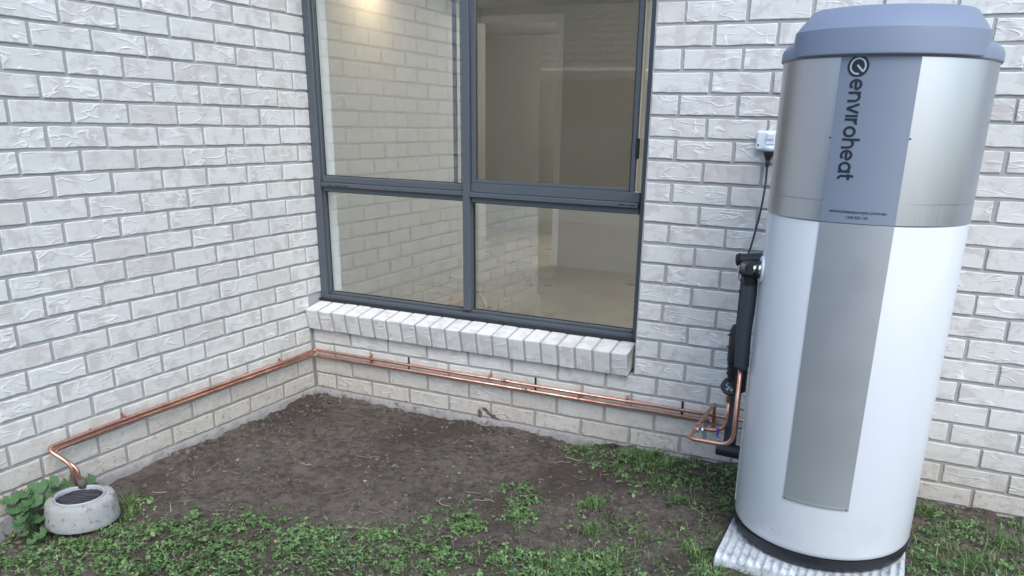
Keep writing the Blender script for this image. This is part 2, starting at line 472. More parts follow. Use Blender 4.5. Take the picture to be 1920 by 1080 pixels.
def green(x, y):
    d = np.zeros_like(x)
    for cx, cy, ax, ay, bx, by, wt in BLOBS:
        det = ax*by-ay*bx
        u = ((x-cx)*by-(y-cy)*bx)/det; v = (ax*(y-cy)-ay*(x-cx))/det
        d = d + wt*np.exp(-.9*(u*u+v*v)**1.3)
    front = sstep(-.02, .12, (-1.93+(x-.25)*.448)-y)
    d = np.maximum(np.minimum(d, 1), front*.9)
    d = d*(.22+1.05*sstep(.38, .60, fbm(x, y, 12, 4, 5)))*(.55+.6*sstep(.35, .55, fbm(x, y, 4.5, 2, 61)))
    return np.clip(d, 0, 1)
def gbase(x, y):
    z = -.040+.050*sstep(1.4, 2.7, x)-.045*sstep(1.0, 1.8, -y)*(1-sstep(0, 1.2, x))
    near = np.exp(-np.minimum(np.abs(x-.02), np.abs(y+.02))/.07)
    z = z + .036*near*(fbm(x, y, 9, 4, 21)-.42)*(1-sstep(2.0, 2.4, x)*(1-sstep(0.3, .5, -y)))
    z = z + np.exp(-(x*x+(y)**2)/.02)*.012
    return z
def gz(x, y):
    x = np.asarray(x, float); y = np.asarray(y, float)
    z = gbase(x, y)
    z = z + (fbm(x, y, 3.5, 3, 3)-.5)*.034 + (fbm(x, y, 14, 4, 9)-.5)*.030
    lum = vnoise(x, y, 60, 31); z = z + np.maximum(lum-.5, 0)*.022*sstep(.42,.6,fbm(x, y, 4, 2, 91)) + (vnoise(x, y, 130, 37)-.5)*.004
    inpad = sstep(.05, .0, np.maximum(np.abs(x-2.75)-.295, np.abs(y+.60)-.30))
    return z*(1-inpad)+inpad*np.minimum(z, .012)
xs = np.concatenate([[-60, -25, -12, -6, -3, -1.5, -.6, -.2], np.arange(-.03, 3.9, .0095), [4.0, 4.2, 4.6, 5.5, 7, 10, 18, 35, 60]])
ys = np.concatenate([[-80, -45, -25, -16, -11, -8, -6, -4.8, -4, -3.4, -3, -2.7, -2.4, -2.2], np.arange(-2.1, .02, .0095), [.3, 1, 3, 8, 20, 50]])
X, Y = np.meshgrid(xs, ys)
Z = gz(X, Y)
V = np.stack([X.ravel(), Y.ravel(), Z.ravel()], 1)
nx = len(xs); i = np.arange(len(ys)-1)[:, None]*nx+np.arange(nx-1)[None, :]; i = i.ravel()
F = np.stack([i, i+1, i+1+nx, i+nx], 1)
# leave a hole under the house (its floor and slab stand there)
fx = V[F].mean(1)
keep = ~(((fx[:, 1] > .05) & (fx[:, 0] > -7) & (fx[:, 0] < 8) & (fx[:, 1] < 9)))
ground = obj('ground', np_mesh('ground', V, F[keep], M['soil'], True))
tag(ground, kind='structure')

# ------------------------------------------------------------------ brick walls
BH, BL = .0735, .228
def brick_mesh(L, H, D, seed, ex=.0016):
    """front face looks towards -Y, centred on x and z, y from 0 (face) to D; uneven arrises"""
    r = random.Random(seed)
    out = []
    nl = 6 if L > .15 else 4
    for k in range(nl): out.append((-L/2+L*k/nl, -H/2))
    for k in range(3): out.append((L/2, -H/2+H*k/3))
    for k in range(nl): out.append((L/2-L*k/nl, H/2))
    for k in range(3): out.append((-L/2, H/2-H*k/3))
    n = len(out)
    o2 = []
    for (x, z) in out:
        corner = abs(abs(x)-L/2) < 1e-6 and abs(abs(z)-H/2) < 1e-6
        j = ex*(.6 if corner else 1)
        o2.append((x+r.uniform(-j, j), z+r.uniform(-j, j)))
    b = .0024
    def inset(x, z, d):
        return (x-math.copysign(min(d, abs(x)), x) if abs(abs(x)-L/2) < ex*1.5 else x, z-math.copysign(d, z) if abs(abs(z)-H/2) < ex*1.5 else z)
    vs = [(x, D, z) for x, z in o2]+[(x, b*r.uniform(.8, 1.6), z) for x, z in o2]
    inn = []
    for (x, z) in o2:
        xi, zi = inset(x, z, b*r.uniform(.7, 1.5)); inn.append((xi, r.uniform(-.0003, .0003), zi))
    vs += inn
    vs.append((0, r.uniform(-.0004, .0004), 0))
    fs = []
    for k in range(n):
        k2 = (k+1) % n
        fs.append((k, k2, n+k2, n+k)[::-1]); fs.append((n+k, n+k2, 2*n+k2, 2*n+k)[::-1])
        fs.append((2*n+k, 2*n+k2, 3*n)[::-1])
    # flip so normals face outwards (-Y)
    m = MB(); m.add(vs, [f[::-1] for f in fs]); m.f = m.f
    return m.build('brick', M['brick'], mesh_only=True)
_cache = {}
def get_brick(L, H=BH, D=.03, nvar=9):
    key = (round(L*200)/200, round(H, 3), D); v = _cache.setdefault(key, {})
    i = random.randrange(nvar if L > .2 else 4)
    if i not in v: v[i] = brick_mesh(L-.0005, H, D, hash(key)*31+i)
    return v[i]

NBR = [0]
def course(parent, a, b, perps, k, face, axis, limit, extra):
    """bricks of course k between a and b split at perps; axis 'x': wall y=face facing -Y, axis 'y': wall x=face facing +X (a,b are distances s=-y)"""
    cuts = [a-.005]+[p for p in perps if a+.02 < p < b-.02]+[b+.005]
    z = .005+k*.086+BH/2
    for c0, c1 in zip(cuts[:-1], cuts[1:]):
        jx = random.uniform(-.0014, .0014)
        L = (c1-c0)-.0125; mid = (c0+c1)/2+jx
        if L < .012: continue
        full = L > .2
        me = get_brick(L if not full else round(L/.005)*.005, BH, .03)
        proud = random.uniform(-.0018, .0012); zz = z+random.uniform(-.0011, .0011)
        if axis == 'x':
            loc = (mid, face+proud, zz); rot = (0, random.uniform(-.004, .004), random.uniform(-.004, .004))
        else:
            loc = (face-proud, -mid, zz); rot = (0, random.uniform(-.004, .004), math.pi/2+random.uniform(-.004, .004))
        if extra is not None:
            extra.append((me, loc, rot))
        else:
            obj('brick', me, parent, loc, rot)

def join_stuff(items, name, parent):
    V = []; F3 = []; F4 = []; o = 0
    m = MB()
    for me, loc, rot in items:
        from mathutils import Euler
        T = Matrix.Translation(loc) @ Euler(rot).to_matrix().to_4x4()
        m.add([T @ v.co for v in me.vertices], [tuple(p.vertices) for p in me.polygons])
    ob = m.build(name, M['brick'], parent); ob['kind'] = 'stuff'; return ob

# --- window wall (y = 0), x from 0 to 4.4
WT = 2.62          # wall top
wall_b = MB()
mr = .0055          # mortar recess
wall_b.box((0, mr, -.12), (1.842, .115, .344))
wall_b.box((1.842-.001, mr, -.12), (4.4, .115, WT))
wall_b.box((0, mr, 2.155), (1.841, .115, WT))
wb = wall_b.build('brick_wall', M['mortar'])
tag(wb, 'pale crinkled brick wall holding the window, behind the water heater', 'wall', 'white crinkle-faced brick walls')
extra_b = []
for k in range(-1, 30):
    odd = k % 2
    z = k*.086
    if k < 4:
        off = (.253 if odd else .140)-.24*2
        # near the right-hand end of the sill the bond drifts a little
        P = [off+.24*n for n in range(30)]
        P = [p+.02*min(1, max(0, (p-.9)/1.0)) for p in P]
        course(wb, .012, 4.4, P, k, 0, 'x', 0, extra_b if k < 0 else None)
    else:
        t = (k-4)/18
        off = (1.953+.010*t) if odd else (2.076+.008*t)
        P = [off+.24*n for n in range(12)]
        far = k >= 24
        course(wb, 1.8445, 3.74 if not far else 4.4, P, k, 0, 'x', 0, extra_b if far else None)
        if not far:
            course(wb, 3.745, 4.4, P, k, 0, 'x', 0, extra_b)
        if k >= 25:
            course(wb, .012, 1.842, [.24*n+(.12 if odd else 0) for n in range(12)], k, 0, 'x', 0, extra_b)
join_stuff(extra_b, 'upper_brickwork', wb)
# weep holes (open perpends)
for x in (.620, 1.349, 2.080):
    m = MB(); m.box((x-.0045, mr-.0015, .176), (x+.0045, mr+.01, .254)); m.build('weep_hole', M['seal'], wb)

# --- side wall (x = 0), facing +X, s = -y from -.11 to 2.68
wall_l = MB()
wall_l.box((-.115, -2.675, -.14), (-mr, .12, WT))
wl = wall_l.build('brick_wall', M['mortar'])
tag(wl, 'pale crinkled brick side wall running from the corner past the concrete collar', 'wall', 'white crinkle-faced brick walls')
extra_l = []
for k in range(-1, 30):
    odd = k % 2
    off = (.127 if odd else .250)-.24*2
    jig = .004*math.sin(k*2.1)
    P = [off+.24*n+jig for n in range(16)]
    lo = .012 if k < 6 else -.112
    if k < 0 or k > 22:
        course(wl, lo, 2.68, P, k, 0, 'y', 0, extra_l)
    else:
        course(wl, lo, 2.68, P, k, 0, 'y', 0, None)
join_stuff(extra_l, 'upper_brickwork', wl)
for s in (.75, 1.466):
    m = MB(); m.box((-mr-.01, -s-.0045, .176), (-mr+.0015, -s+.0045, .254)); m.build('weep_hole', M['seal'], wl)
# sill: a row of sloping brick-on-edge, part of the window wall
sill = MB(); sa = rad(11.5)
def sill_pt(u, v):      # u back along the slope, v down into the wall
    return (-.052+u*math.cos(sa)+v*math.sin(sa), .448+u*math.sin(sa)-v*math.cos(sa))
prof = [sill_pt(.0035, .0025), sill_pt(.2, .0025), sill_pt(.2, .107), sill_pt(.0035, .107)]
vs = [(x, y, z) for x in (.002, 1.822) for (y, z) in prof]
sill.add(vs, [(3,2,1,0), (4,5,6,7), (0,1,5,4), (1,2,6,5), (2,3,7,6), (3,0,4,7)])
sl = sill.build('window_sill', M['mortar'], wb)
pitch = 1.828/21
for n in range(21):
    me = _cache.setdefault('sill', {}).get(n % 6)
    if me is None:
        m = MB(); r = random.Random(n)
        m.box((-.0372, 0, -.110), (.0372, .205, 0), .0026)
        m.v = [(x+r.uniform(-.0009, .0009), y+r.uniform(-.0009, .0009), z+r.uniform(-.0009, .0009)) for x, y, z in m.v]
        me = m.build('sill_brick', M['brick'], mesh_only=True); _cache['sill'][n % 6] = me
    o = obj('sill_brick', me, sl, (pitch*(n+.5)+random.uniform(-.001, .001), -.052+random.uniform(-.002, .002), .448+random.uniform(-.0015, .0015)),
            (sa+random.uniform(-.006, .006), random.uniform(-.006, .006), random.uniform(-.008, .008)))
# footing slab edge
m = MB()
def slab_strip(p0, p1, nrm, n):
    """rough concrete edge, slightly proud at the foot"""
    p0 = Vector(p0); p1 = Vector(p1); nv = Vector(nrm); vs = []; fs = []
    prof = [(-.05, .004), (.002, -.0005), (.010, -.006), (.012, -.03), (.016, -.075), (.02, -.16)]
    for i in range(n+1):
        t = i/n; b = p0.lerp(p1, t)
        for j, (o, z) in enumerate(prof):
            nn = (fbm(np.array([t*n*.35+j*3.1]), np.array([j*.7]), 1.0, 3, 4)[0]-.5)
            vs.append(b+nv*(o+nn*.024*(j > 0))+Vector((0, 0, z+nn*.006*(j > 1))))
    w_ = len(prof)
    for i in range(n):
        for j in range(w_-1):
            fs.append((i*w_+j, (i+1)*w_+j, (i+1)*w_+j+1, i*w_+j+1))
    m.add(vs, fs, True)
slab_strip((0, -.0, -.003), (0, -2.7, -.003), (1, 0, 0), 260)
slab_strip((4.4, 0, -.003), (0.0, 0, -.003), (0, -1, 0), 400)
slab = m.build('concrete_slab', M['slab']); tag(slab, kind='structure')
# mortar smears on the lower bricks
for x, z, sx, sz in ((1.045, .018, .012, .03), (1.075, .045, .02, .01), (1.115, .02, .035, .010)):
    sm = MB(); pts = []
    for q in range(12):
        a = q/12*2*math.pi; rr = 1+.4*math.sin(q*2.7+x*30)
        pts.append((x+math.cos(a)*sx*rr, -.0035, z+math.sin(a)*sz*rr-(math.cos(a)*sx*rr*.3)))
    pts.append((x, -.006, z))
    sm.add(pts, [(q, (q+1) % 12, 12) for q in range(12)]); sm.build('dirt_smear', M['clod'], wb)

# ------------------------------------------------------------------ window
win = obj('window', None); win.location = (0, .09, .475)
tag(win, 'four-pane grey aluminium window above the sloping brick sill', 'window')
def wbx(name, a, b, mat, parent=win, bev=.0025):
    m = MB(); a = (a[0], a[1]-.09, a[2]-.475); b = (b[0], b[1]-.09, b[2]-.475)
    m.box(a, b, bev); return m.build(name, M[mat], parent)
XL, XR, ZB, ZT = .002, 1.838, .478, 2.150
XM0, XM1 = .903, .942
f = MB()
def fb(a, b, bev=.002): f.box((a[0], a[1]-.09, a[2]-.475), (b[0], b[1]-.09, b[2]-.475), bev)
fb((XL, .090, ZB), (.046, .133, ZT))                      # left stile
fb((.046, .108, .515), (.055, .133, ZT))                  # its inner step
fb((1.800, .090, ZB), (XR, .150, ZT)); fb((1.790, .108, .515), (1.800, .150, ZT))
fb((.0465, .090, ZB), (1.7995, .150, .508)); fb((.0585, .1075, .508), (1.7895, .150, .522))   # bottom rail + step
fb((.0465, .0905, 2.10), (1.7995, .150, ZT))
fr_ = f.build('window_frame', M['frame'], win)
wbx('frame_lip', (-.001, .074, .4700), (1.841, .0895, .4895), 'seal')
wbx('mullion', (XM0, .084, .5225), (XM1, .148, 2.0995), 'frame')
tr_ = wbx('transom', (.0585, .080, 1.083), (.9025, .152, 1.104), 'frame')
wbx('transom', (.9425, .080, 1.079), (1.7895, .152, 1.101), 'frame')
wbx('glazing_rail', (.0585, .100, 1.057), (.9025, .149, 1.0825), 'frame')
wbx('glazing_rail', (.9425, .100, 1.052), (1.7895, .149, 1.0785), 'frame')
wbx('glazing_rail', (.0585, .098, 1.1045), (.9025, .149, 1.136), 'frame')
wbx('glazing_rail', (.9425, .098, 1.1015), (1.7895, .149, 1.145), 'frame')
# small drainage slots on the transom
for x in (.10, .15, .20, 1.70, 1.745):
    wbx('drain_slot', (x, .0785, 1.0885), (x+.032, .0800-.0003, 1.0925), 'seal', bev=0)
# rubber line under the frame
wbx('sill_gasket', (.0, .093, .455), (1.84, .140, .4775), 'seal', bev=0)
def pane(x0, x1, z0, z1, y, mat='glass', nm='glass_pane'):
    m = MB(); m.box((x0, y-.09, z0-.475), (x1, y-.09+.004, z1-.475)); return m.build(nm, M[mat], win)
pane(.056, .9045, .520, 1.059, .128); pane(.9405, 1.792, .520, 1.054, .128)
pane(.056, .9045, 1.134, 2.1015, .128)
# black beads round the fixed panes
for (x0, x1, z0, z1) in ((.0585, .9025, .5225, 1.0565), (.9425, 1.7895, .5225, 1.0515), (.0585, .9025, 1.1365, 2.0995)):
    m = MB(); t = .0035
    for a, b in (((x0, z0), (x1, z0+t)), ((x0, z1-t), (x1, z1)), ((x0, z0+t), (x0+t, z1-t)), ((x1-t, z0+t), (x1, z1-t))):
        m.box((a[0], .1245-.09, a[1]-.475), (b[0], .1275-.09, b[1]-.475))
    m.build('glazing_bead', M['seal'], win)
# sliding sash with flyscreen on the right
ss_ = MB()
def sbx(a, b): ss_.box((a[0], a[1]-.09, a[2]-.475), (b[0], b[1]-.09, b[2]-.475), .0015)
sbx((.945, .101, 1.146), (.968, .122, 2.098)); sbx((1.738, .101, 1.146), (1.760, .122, 2.098))
sbx((.9685, .1015, 1.146), (1.7375, .122, 1.160)); sbx((.9685, .1015, 2.08), (1.7375, .122, 2.098))
sash = ss_.build('sliding_sash', M['frame'], win)
m = MB(); m.box((.967, .116-.09, 1.158-.475), (1.739, .119-.09, 2.082-.475)); m.build('glass_pane', M['glass_dim'], sash)
m = MB(); m.box((.967, .1085-.09, 1.158-.475), (1.739, .1090-.09, 2.082-.475)); m.build('flyscreen', M['screen'], sash)
m = MB(); m.box((1.7375, .099-.09, 1.146-.475), (1.7415, .1005-.09, 2.098-.475)); m.build('sash_seal', M['seal'], sash)
m = MB(); m.box((1.758, .094-.09, 1.285-.475), (1.772, .116-.09, 1.372-.475), .004); m.build('sash_latch', M['black'], sash)
pane(1.7605, 1.7915, 1.146, 2.1, .136, 'glass_dim')
# interior sash meeting stile seen through the left pane
wbx('inner_stile', (.828, .1335, 1.137), (.846, .146, 2.098), 'lag', bev=.001)
wbx('inner_stile', (.868, .1335, 1.137), (.878, .146, 2.098), 'lag', bev=.001)
# white reveal inside
wbx('reveal_lining', (.012, .1345, .500), (.040, .226, 2.12), 'jamb')
wbx('reveal_lining', (.012, .1515, .478), (1.83, .20, .498), 'jamb')
wbx('reveal_lining', (1.812, .1515, .500), (1.83, .198, 2.12), 'jamb')

# ------------------------------------------------------------------ the room behind the window
FZ = .03
def sbox(name, a, b, mat):
    m = MB(); m.box(a, b); o = m.build(name, M[mat]); tag(o, kind='structure'); return o
sbox('interior_floor', (-3.2, .20, FZ-.1), (3.6, 6.6, FZ), 'floor_in')
sbox('interior_ceiling', (-3.2, .20, 2.47), (3.6, 6.6, 2.55), 'ceil_in')
iw = MB()
iw.box((-3.2, .2, FZ), (.010, .24, 2.47)); iw.box((1.832, .2, FZ), (3.6, .24, 2.47)); iw.box((.0105, .2, FZ), (1.8315, .24, .478)); iw.box((.0105, .2, 2.12), (1.8315, .24, 2.47))
iw.box((-1.34, .2405, FZ), (-1.25, 4.199, 2.47))                # left side wall of the room
iw.box((3.5, .2405, FZ), (3.6, 6.6, 2.4695))
iw.box((-.355, 4.2, FZ), (3.4995, 4.29, 2.47))                 # far wall right of the doorway
iw.box((-1.25, 4.2005, 2.40), (-.3555, 4.2895, 2.4695))
iw.box((-3.2, 4.2, FZ), (-1.2505, 4.29, 2.47))
iw.box((-3.2, 6.5, FZ), (3.4995, 6.6, 2.4695))                 # hallway end
iw.box((-3.2, .2405, FZ), (-3.1, 6.4995, 2.4695))
o = iw.build('interior_wall', M['wall_in']); tag(o, kind='structure')
sk = MB(); sk.box((-1.249, .241, FZ), (-1.235, 4.199, FZ+.085)); sk.box((-.33, 4.186, FZ), (3.4, 4.1995, FZ+.085))
o = sk.build('skirting_board', M['wall_in']); tag(o, kind='structure')
dt = MB(); dt.box((-.42, 4.18, FZ), (-.355, 4.3, 2.335)); dt.box((-1.2495, 4.18, 2.3355), (-.355, 4.3, 2.40))
o = dt.build('door_architrave', M['jamb']); tag(o, kind='structure')
# glowing ceiling lamp
lamp = MB(); lamp.lathe([(.0, 2.425), (.10, 2.43), (.15, 2.445), (.16, 2.469)], 32, (-1.0, 2.36))
lo_ = lamp.build('ceiling_light', None or M['jamb'], None)
lm = NM('lamp_glow', .5, col=(.9, .8, .6)); lm.b.inputs['Emission Color'].default_value = (1, .74, .45, 1); lm.b.inputs['Emission Strength'].default_value = 3
lo_.data.materials[0] = lm.m
tag(lo_, 'warm glowing round ceiling light inside the room behind the glass', 'lamp')
ld = bpy.data.lights.new('lamp', 'POINT'); ld.energy = 1.3; ld.color = (1, .72, .42); ld.shadow_soft_size = .05
lo2 = bpy.data.objects.new('lamp', ld); C.objects.link(lo2); lo2.location = (0, 0, 0); lo2.parent = lo_; lo2.location = (-1.06, 2.36, 2.41)
ld3 = bpy.data.lights.new('room_fill', 'POINT'); ld3.energy = 24; ld3.color = (1, .97, .93); ld3.shadow_soft_size = .1  # added fill light and fitting, only there to brighten the room
rl = MB(); rl.lathe([(.0, 2.425), (.10, 2.43), (.15, 2.445), (.16, 2.469)], 32, (1.3, 2.2)); ro = rl.build('ceiling_light', lm.m)
tag(ro, 'added round fill light brightening the room behind the window', 'lamp')
lo4 = bpy.data.objects.new('room_fill', ld3); C.objects.link(lo4); lo4.parent = ro; lo4.location = (1.3, 2.2, 2.36)
ld2 = bpy.data.lights.new('hall_fill', 'POINT'); ld2.energy = 26; ld2.color = (1, .95, .86); ld2.shadow_soft_size = .12  # fill light with a fitting, added to lift the dark hallway
hl = MB(); hl.lathe([(.0, 2.425), (.10, 2.43), (.15, 2.445), (.16, 2.469)], 32, (-.2, 5.4)); ho = hl.build('ceiling_light', lm.m)
tag(ho, 'added round fill light brightening the hallway beyond the doorway', 'lamp')
lo3 = bpy.data.objects.new('hall_fill', ld2); C.objects.link(lo3); lo3.parent = ho; lo3.location = (-.2, 5.4, 2.3)
# flat roof over the house so that no sky falls into the room
sbox('house_roof', (-7, .02, 2.63), (8, 9, 2.70), 'roof')
sbox('wing_roof', (-7, -2.62, 2.63), (-.02, .0195, 2.70), 'roof')
m = MB(); m.box((-3.3, .2, -.1), (-3.205, 6.7, 2.62)); m.box((3.605, .2, -.1), (3.7, 6.7, 2.62)); m.box((-3.2, 6.605, -.1), (3.6, 6.7, 2.62)); m.box((-.115, .1205, -.1), (-.001, .1995, 2.62)); m.box((-.12, .1205, 2.17), (4.4, .1995, 2.62))
m.box((1.845, .1205, -.1), (3.7, .1995, 2.165)); m.box((0, .1205, -.1), (1.8445, .1995, .45))
o = m.build('house_shell', M['wall_in']); tag(o, kind='structure')

# ------------------------------------------------------------------ water heater
TX, TY, R = 2.751, -.571, .300
heater = obj('water_heater', None); heater.location = (TX, TY, .05)
tag(heater, 'tall white cylindrical hot water heater with brushed steel top and blue grey hood', 'water heater')
Z0 = .05
def lat(name, prof, mat, parent=heater, n=128, sharp=30, a0=0, a1=2*math.pi):
    m = MB(); m.lathe([(r, z-Z0) for r, z in prof], n, (0, 0), a0, a1); return m.build(name, M[mat], parent, sharp=sharp)
lat('body', [(.0, .094), (.285, .094), (.292, .097), (.2965, .104), (.2985, .115), (.2985, 1.166), (.297, 1.1695), (.0, 1.1695)], 'white')
lat('base_ring', [(.0, .052), (.288, .052), (.293, .056), (.297, .066), (.2995, .078), (.2985, .0935), (.284, .0939), (0, .0939)], 'black')
steel = lat('upper_drum', [(.0, 1.170), (.298, 1.170), (.3003, 1.173), (.3003, 1.2295), (.2985, 1.2305), (.2985, 1.2325), (.3, 1.2335), (.3, 1.632), (0, 1.632)], 'steel')
lat('hood_lip', [(.296, 1.634), (.2985, 1.616), (.3045, 1.614), (.3075, 1.618), (.3065, 1.640), (.300, 1.653), (.285, 1.664), (0, 1.668)], 'blue')
# raised hood: circle cut by two flats
def hood_ring(rr, hw, z, n=160):
    out = []
    for k in range(n):
        a = 2*math.pi*k/n
        x, y = math.cos(a), math.sin(a)
        # smooth intersection of a circle and a slab
        p = 14.0
        d = ((1/rr)**p + (abs(x)/hw)**p)**(-1/p)
        out.append((x*d, y*d, z-Z0))
    return out
rings = [hood_ring(.301, .258, 1.621), hood_ring(.314, .266, 1.6185), hood_ring(.3165, .2685, 1.622), hood_ring(.3165, .2685, 1.630), hood_ring(.3115, .2655, 1.687), hood_ring(.309, .2635, 1.6905),
         hood_ring(.262, .224, 1.7435), hood_ring(.256, .219, 1.7465), hood_ring(.12, .12, 1.752), hood_ring(.001, .01, 1.7525)]
m = MB(); n = 160
m.add([v for r_ in rings for v in r_], [(i_*n+k, i_*n+(k+1) % n, (i_+1)*n+(k+1) % n, (i_+1)*n+k) for i_ in range(len(rings)-1) for k in range(n)], True)
hd = m.build('hood', M['blue'], heater, sharp=22)

def patch(name, a0, a1, z0, z1, r, mat, parent, thick=.0, n=40, edge=True):
    """curved sheet on the drum (angles in degrees)"""
    m = MB(); vs = []; fs = []
    rr = [r-.0035, r-.0006, r] if edge else [r]
    A = [rad(a0+(a1-a0)*k/n) for k in range(n+1)]
    def P(a, z, q): return (q*math.cos(a), q*math.sin(a), z-Z0)
    vs = [P(a, z, r) for z in (z0, z1) for a in A]
    fs = [(k, k+1, n+1+k+1, n+1+k) for k in range(n)]
    m.add(vs, fs, True)
    if edge:
        rb = r-.006
        for z, flip in ((z0, 1), (z1, 0)):
            vs = [P(a, z, q) for q in (rb, r) for a in A]
            ff = [(k, k+1, n+1+k+1, n+1+k) for k in range(n)]
            m.add(vs, [x[::-1] for x in ff] if flip else ff, False)
        for a, flip in ((A[0], 0), (A[-1], 1)):
            vs = [P(a, z0, rb), P(a, z0, r), P(a, z1, r), P(a, z1, rb)]
            m.add(vs, [(0, 1, 2, 3)[::-1] if flip else (0, 1, 2, 3)])
    return m.build(name, M[mat], parent, sharp=30)
PA0, PA1 = -110.7, -71.4
lp = patch('lower_panel', PA0, PA1, .279, 1.171, .3012, 'panelgrey', heater)
patch('panel_edge', PA0-.0, PA1, .279, .287, .3024, 'panelgrey', lp)
up = patch('upper_panel', PA0, PA1, 1.1735, 1.619, .3022, 'panelblue', heater)
def dot(a, z, r, rr, mat, parent, name='screw'):
    m = MB(); a = rad(a); c = Vector((r*math.cos(a), r*math.sin(a), z-Z0)); nrm = Vector((math.cos(a), math.sin(a), 0)); t = Vector((-math.sin(a), math.cos(a), 0))
    m.tube([c-nrm*.001, c+nrm*.0012], rr, 12); return m.build(name, M[mat], parent)
dot(-111.3, 1.404, .300, .0025, 'black', steel); dot(-70.7, 1.406, .300, .0028, 'black', steel)
dot(-109.6, .283, .3022, .0022, 'black', lp); dot(-72.6, .283, .3022, .0022, 'black', lp)

# lettering: strokes as thin ribbons wrapped on the drum
def ribbon(m, pts, wd, conv, closed=False, lay=0.0):
    P = [Vector((p[0], p[1], 0)) for p in pts]; n_ = len(P); L = []; Rr = []
    for i_ in range(n_):
        if closed: t = (P[(i_+1) % n_]-P[i_-1])
        else: t = P[min(i_+1, n_-1)]-P[max(i_-1, 0)]
        t.normalize(); nn = Vector((-t.y, t.x, 0))*wd/2
        L.append(P[i_]+nn); Rr.append(P[i_]-nn)
    vs = [conv(p.x, p.y, lay) for p in L]+[conv(p.x, p.y, lay) for p in Rr]
    rg = range(n_ if closed else n_-1)
    fs = [(k, (k+1) % n_, n_+(k+1) % n_, n_+k) for k in rg]
    m.add(vs, fs, False)
def arc(cx, cy, r, a, b, n_=18, ry=None):
    ry = ry or r
    return [(cx+r*math.cos(rad(a+(b-a)*k/n_)), cy+ry*math.sin(rad(a+(b-a)*k/n_))) for k in range(n_+1)]
def seg(a, b, n_=6): return [(a[0]+(b[0]-a[0])*k/n_, a[1]+(b[1]-a[1])*k/n_) for k in range(n_+1)]
S = .225
GL = {
 'e': (1.0, [arc(.5, .5, .405, 0, 318), seg((.10, .5), (.905, .5))]),
 'n': (.92, [seg((.095, 0), (.095, 1)), arc(.46, .54, .365, 180, 0)+seg((.825, .54), (.825, 0))[1:]]),
 'v': (.92, [seg((.07, 1), (.46, .04)), seg((.46, .04), (.85, 1))]),
 'i': (.20, [seg((.095, 0), (.095, 1))]),
 'r': (.58, [seg((.095, 0), (.095, 1)), arc(.48, .52, .385, 180, 82)]),
 'o': (1.0, [arc(.5, .5, .405, 0, 360, 30)]),
 'h': (.92, [seg((.095, 0), (.095, 1.42)), arc(.46, .54, .365, 180, 0)+seg((.825, .54), (.825, 0))[1:]]),
 'a': (1.0, [arc(.5, .5, .405, 0, 360, 30), seg((.905, 0), (.905, 1))]),
 't': (.56, [seg((.2, 1.32), (.2, .40))[:-1]+arc(.47, .37, .27, 180, 275), seg((.0, .90), (.56, .90))]),
}
def text_strokes(txt, conv_for, name, parent, length):
    tot = sum(GL[c][0] for c in txt)+.12*(len(txt)-1); sx = length/tot
    m = MB(); x = 0
    for ch in txt:
        wd, strokes = GL[ch]
        for li, st_ in enumerate(strokes):
            ribbon(m, [(x+p[0], p[1]) for p in st_], S, conv_for(sx), lay=li*.00025)
        x += wd+.12
    return m.build(name, M['ink'], parent)
XH = .0335
def conv_main(sx):
    def cv(tx, ty, lay):
        a = rad(-104.35)+ty*XH/.3; q = .3029+lay
        return (q*math.cos(a), q*math.sin(a), 1.5575-tx*sx-Z0)
    return cv
text_strokes('enviroheat', conv_main, 'lettering', up, .2655)
# round emblem
m = MB(); LR = .0285
def cl(q):
    def cv(tx, ty, lay=0):      # tx right, ty up
        a = rad(-101.25)+tx/.3
        return (q*math.cos(a), q*math.sin(a), 1.590+ty-Z0)
    return cv
cv = cl(.3030)
vs = [cv(0, 0)]+[cv(LR*math.cos(2*math.pi*k/48), LR*math.sin(2*math.pi*k/48)*.97) for k in range(48)]
m.add(vs, [(0, 1+k, 1+(k+1) % 48) for k in range(48)]); em = m.build('emblem', M['ink'], up)
m = MB(); cv = cl(.3035)
ribbon(m, arc(0, 0, .0195, -80, -322, 40)+[(.0, .0)] if False else arc(0, 0, .0195, -78, -325, 40), .0045, lambda x, y, l: cv(x, y))
cv2 = cl(.3037)
ribbon(m, seg((.0195*math.cos(rad(-40)), .0195*math.sin(rad(-40))-.002), (-.002, .003)), .0045, lambda x, y, l: cv2(x, y))
ribbon(m, seg((.0195*math.cos(rad(35))*.0+.0195*math.cos(rad(-325+360)), .0195*math.sin(rad(35))), (.0195*math.cos(rad(-325+360)), .0195*math.sin(rad(35)))) if False else arc(0, 0, .0195, 35, -42, 14), .0045, lambda x, y, l: cv(x, y))
m.build('emblem_mark', M['logo'], em)
# small print
def font_text(txt, size, a_c, z_c, name, parent, width):
    cu = bpy.data.curves.new(name, 'FONT'); cu.body = txt; cu.size = 1; cu.align_x = 'CENTER'; cu.offset = .012
    to = bpy.data.objects.new(name, cu); C.objects.link(to)
    bpy.context.view_layer.update()
    me = bpy.data.meshes.new_from_object(to.evaluated_get(bpy.context.evaluated_depsgraph_get()))
    bpy.data.objects.remove(to); bpy.data.curves.remove(cu)
    co = np.empty(len(me.vertices)*3, np.float32); me.vertices.foreach_get('co', co); co = co.reshape(-1, 3)
    s_ = width/(co[:, 0].max()-co[:, 0].min())
    x_ = (co[:, 0]-(co[:, 0].max()+co[:, 0].min())/2)*s_; y_ = co[:, 1]*size
    a = np.radians(a_c)+x_/.3
    out = np.stack([.3030*np.cos(a), .3030*np.sin(a), z_c-Z0+y_], 1).astype(np.float32)
    me.vertices.foreach_set('co', out.ravel()); me.update(); me.materials.clear(); me.materials.append(M['ink'])
    return obj(name, me, parent)
